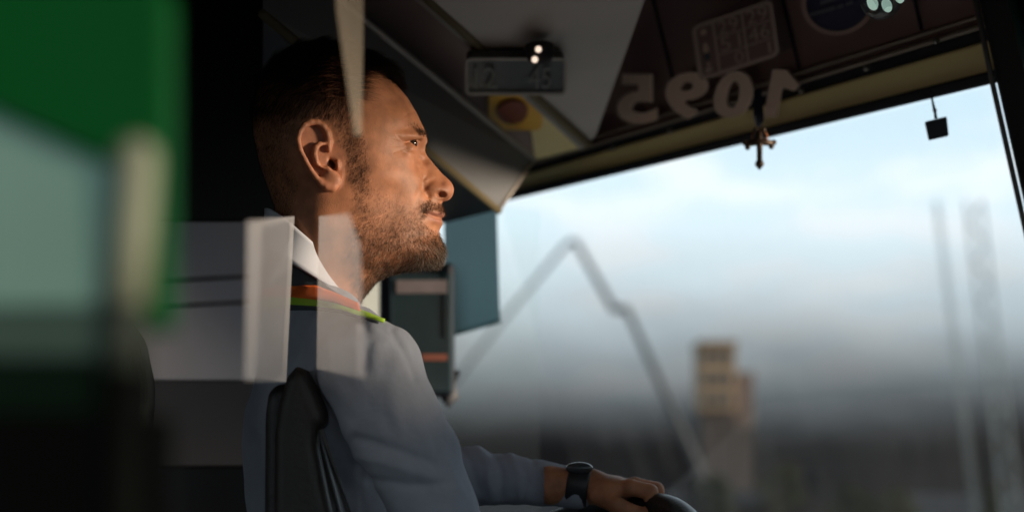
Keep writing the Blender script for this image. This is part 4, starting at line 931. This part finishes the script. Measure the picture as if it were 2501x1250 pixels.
# --- hair, brows, beard: thin tapering strands rooted in the skin
tri = np.concatenate([headQ[:, [0, 1, 2]], headQ[:, [0, 2, 3]]])
ta = np.linalg.norm(np.cross(headV[tri[:, 1]]-headV[tri[:, 0]], headV[tri[:, 2]]-headV[tri[:, 0]]), axis=1)
def roots(dens, count):
    p = ta*dens[tri].mean(1); p /= p.sum(); t = rng.choice(len(tri), count, p=p)
    u, v = rng.random(count), rng.random(count); f = u+v > 1; u[f], v[f] = 1-u[f], 1-v[f]
    w_ = np.stack([1-u-v, u, v], 1)[:, :, None]
    pos = (headV[tri[t]]*w_).sum(1); nn = (headN[tri[t]]*w_).sum(1); nn /= np.linalg.norm(nn, axis=1)[:, None]
    ph = (hpx[tri[t]]*w_).sum(1); return pos, nn, ph
def strands(name, pos, nn, tdir, length, rad, m, lift0, lift1, curl, seg=5, clump=.15, bias=0):
    """tdir: growth direction per root (design units); lift: share of the normal at root / tip."""
    k = len(pos); p = pos-nn*1.5; pts = [p]
    jit = rng.normal(0, clump, (k, 3)); ph = rng.uniform(0, 6.3, k); tw = rng.normal(0, 1, (k, 3))
    for s_ in range(seg):
        t = (s_+.5)/seg; l_ = (lift0+(lift1-lift0)*t)
        l_ = l_[:, None] if hasattr(l_, '__len__') else l_
        dr = tdir+nn*l_+jit+tw*(curl*np.sin(ph+3.2*t))[:, None]
        dr /= np.linalg.norm(dr, axis=1)[:, None]; p = p+dr*(length/seg)[:, None]; pts.append(p)
    PT = np.stack(pts, 1)                                   # k, seg+1, 3
    tg_ = np.gradient(PT, axis=1); tg_ /= np.maximum(np.linalg.norm(tg_, axis=2), 1e-9)[:, :, None]
    ref = rng.normal(0, 1, (k, 1, 3)); s1 = np.cross(tg_, ref); s1 /= np.maximum(np.linalg.norm(s1, axis=2), 1e-9)[:, :, None]; s2 = np.cross(tg_, s1)
    rr = (rad*np.linspace(1, .25, seg+1)[None, :, None]) if not hasattr(rad, '__len__') else rad[:, None, None]*np.linspace(1, .25, seg+1)[None, :, None]
    ring = np.stack([PT+rr*(s1*math.cos(a)+s2*math.sin(a)) for a in (0, 2.094, 4.189)], 2)      # k, seg+1, 3(ring), 3
    VV = ring.reshape(-1, 3); base = (np.arange(k)*(seg+1)*3)[:, None, None]
    sgm = (np.arange(seg)*3)[None, :, None]; c = np.arange(3)[None, None, :]; c1 = (c+1) % 3
    QQ = np.stack([base+sgm+c, base+sgm+c1, base+sgm+3+c1, base+sgm+3+c], 3).reshape(-1, 4)
    o = np_mesh(name, W3(VV), QQ, m, person)
    tint = np.repeat(np.clip(rng.random(k)+bias, 0, 1), (seg+1)*3); a = o.data.attributes.new('tint', 'FLOAT', 'POINT'); a.data.foreach_set('value', tint.astype(np.float32))
    return o
def hair_mat(name, stops, rough=.5):
    m = bpy.data.materials.new(name); m.use_nodes = True; t = m.node_tree; b = t.nodes['Principled BSDF']
    a = t.nodes.new('ShaderNodeAttribute'); a.attribute_name = 'tint'; r_ = t.nodes.new('ShaderNodeValToRGB')
    el_ = r_.color_ramp.elements
    while len(el_) < len(stops): el_.new(.5)
    for e_, (p_, c_) in zip(el_, stops): e_.position = p_; e_.color = (*c_, 1)
    t.links.new(a.outputs['Fac'], r_.inputs[0]); t.links.new(r_.outputs[0], b.inputs['Base Color']); b.inputs['Roughness'].default_value = rough; b.inputs['Specular IOR Level'].default_value = .13
    return m
M_hair = hair_mat('hair_strands', [(0, (.006, .005, .005)), (.8, (.014, .010, .009)), (1, (.05, .035, .028))])
M_short = hair_mat('short_hair', [(0, (.003, .002, .0018)), (.8, (.007, .0047, .004)), (1, (.016, .0105, .008))])
M_beard = hair_mat('beard_strands', [(0, (.018, .010, .007)), (.6, (.046, .025, .016)), (.90, (.10, .056, .032)), (.965, (.38, .29, .19)), (1, (.55, .48, .39))])
M_must = hair_mat('moustache_strands', [(0, (.012, .007, .005)), (.8, (.034, .019, .012)), (1, (.10, .06, .035))])
def unit(a): return a/np.maximum(np.linalg.norm(a, axis=1), 1e-9)[:, None]
def tang(v, nn): v = v-nn*(v*nn).sum(1)[:, None]; return unit(v)
# long hair on top, swept forward
topw = hair_d*sm(-hy, -262, -205)
pos, nn, ph = roots(topw, 15000)
t_ = tang(np.c_[np.full(len(pos), 1.0), .12+.0*ph[:, 0], -.10*np.sign(pos[:, 2])], nn)
fr = sm(ph[:, 0], 820, 960)
ln_ = (52+34*fr)*rng.uniform(.6, 1.1, len(pos)); ln_ = ln_*(1-.55*sm(ph[:, 0], 900, 965))
strands('hair', pos, nn, t_, ln_, .32, M_hair, .55+.75*fr, -.25+.0*fr, .12, 7, .10)
# short sides and back
sidew = hair_d*sm(hy, 196, 250)
pos, nn, ph = roots(sidew, 24000)
t_ = tang(np.c_[-.35+.0*ph[:, 0], np.full(len(pos), 1.0), np.zeros(len(pos))], nn)
ln_ = (10+26*sm(-ph[:, 1], -330, -200))*rng.uniform(.6, 1.2, len(pos))
strands('hair', pos, nn, t_, ln_, .26, M_short, .40, .05, .1, 4, .12)
# beard: thin on the cheek, thick on chin and jaw
bd = beard_d*(.42+.58*sm(hy+.25*(hx-940), 470, 590))*(1-.8*mous_d)
pos, nn, ph = roots(bd, 36000)
chin = sm(ph[:, 0], 985, 1060)*sm(ph[:, 1], 560, 610)
low = sm(ph[:, 1], 640, 700)
t_ = tang(np.c_[-.45+.95*chin-.1*low, 1.0-.75*low, np.zeros(len(pos))], nn)
ln_ = (7+6*sm(ph[:, 1], 480, 600)+9*chin)*rng.uniform(.55, 1.25, len(pos))
tin = strands('beard', pos, nn, t_, ln_, .21, M_beard, .55+.1*chin, .15, .25, 4, .22, .03+.14*chin)
pos, nn, ph = roots(side_d, 5000)
t_ = tang(np.c_[-.25*np.ones(len(pos)), np.ones(len(pos)), np.zeros(len(pos))], nn)
strands('hair', pos, nn, t_, 11*rng.uniform(.5, 1.2, len(pos)), .24, M_short, .35, .05, .1, 4, .14)
# moustache and brow
pos, nn, ph = roots(mous_d*notear, 3600)
t_ = tang(np.c_[.25*np.ones(len(pos)), np.ones(len(pos)), .35*np.sign(pos[:, 2])], nn)
strands('moustache', pos, nn, t_, 11*rng.uniform(.5, 1.2, len(pos)), .22, M_must, .5, .0, .15, 4, .18)
pos, nn, ph = roots(sm(-sd_br, -1, 4), 1500)
t_ = tang(np.c_[-.5*np.ones(len(pos)), -.7*np.ones(len(pos)), .4*np.sign(pos[:, 2])], nn)
strands('eyebrow', pos, nn, t_, 12*rng.uniform(.5, 1.1, len(pos)), .22, M_must, .4, .0, .1, 4, .15)
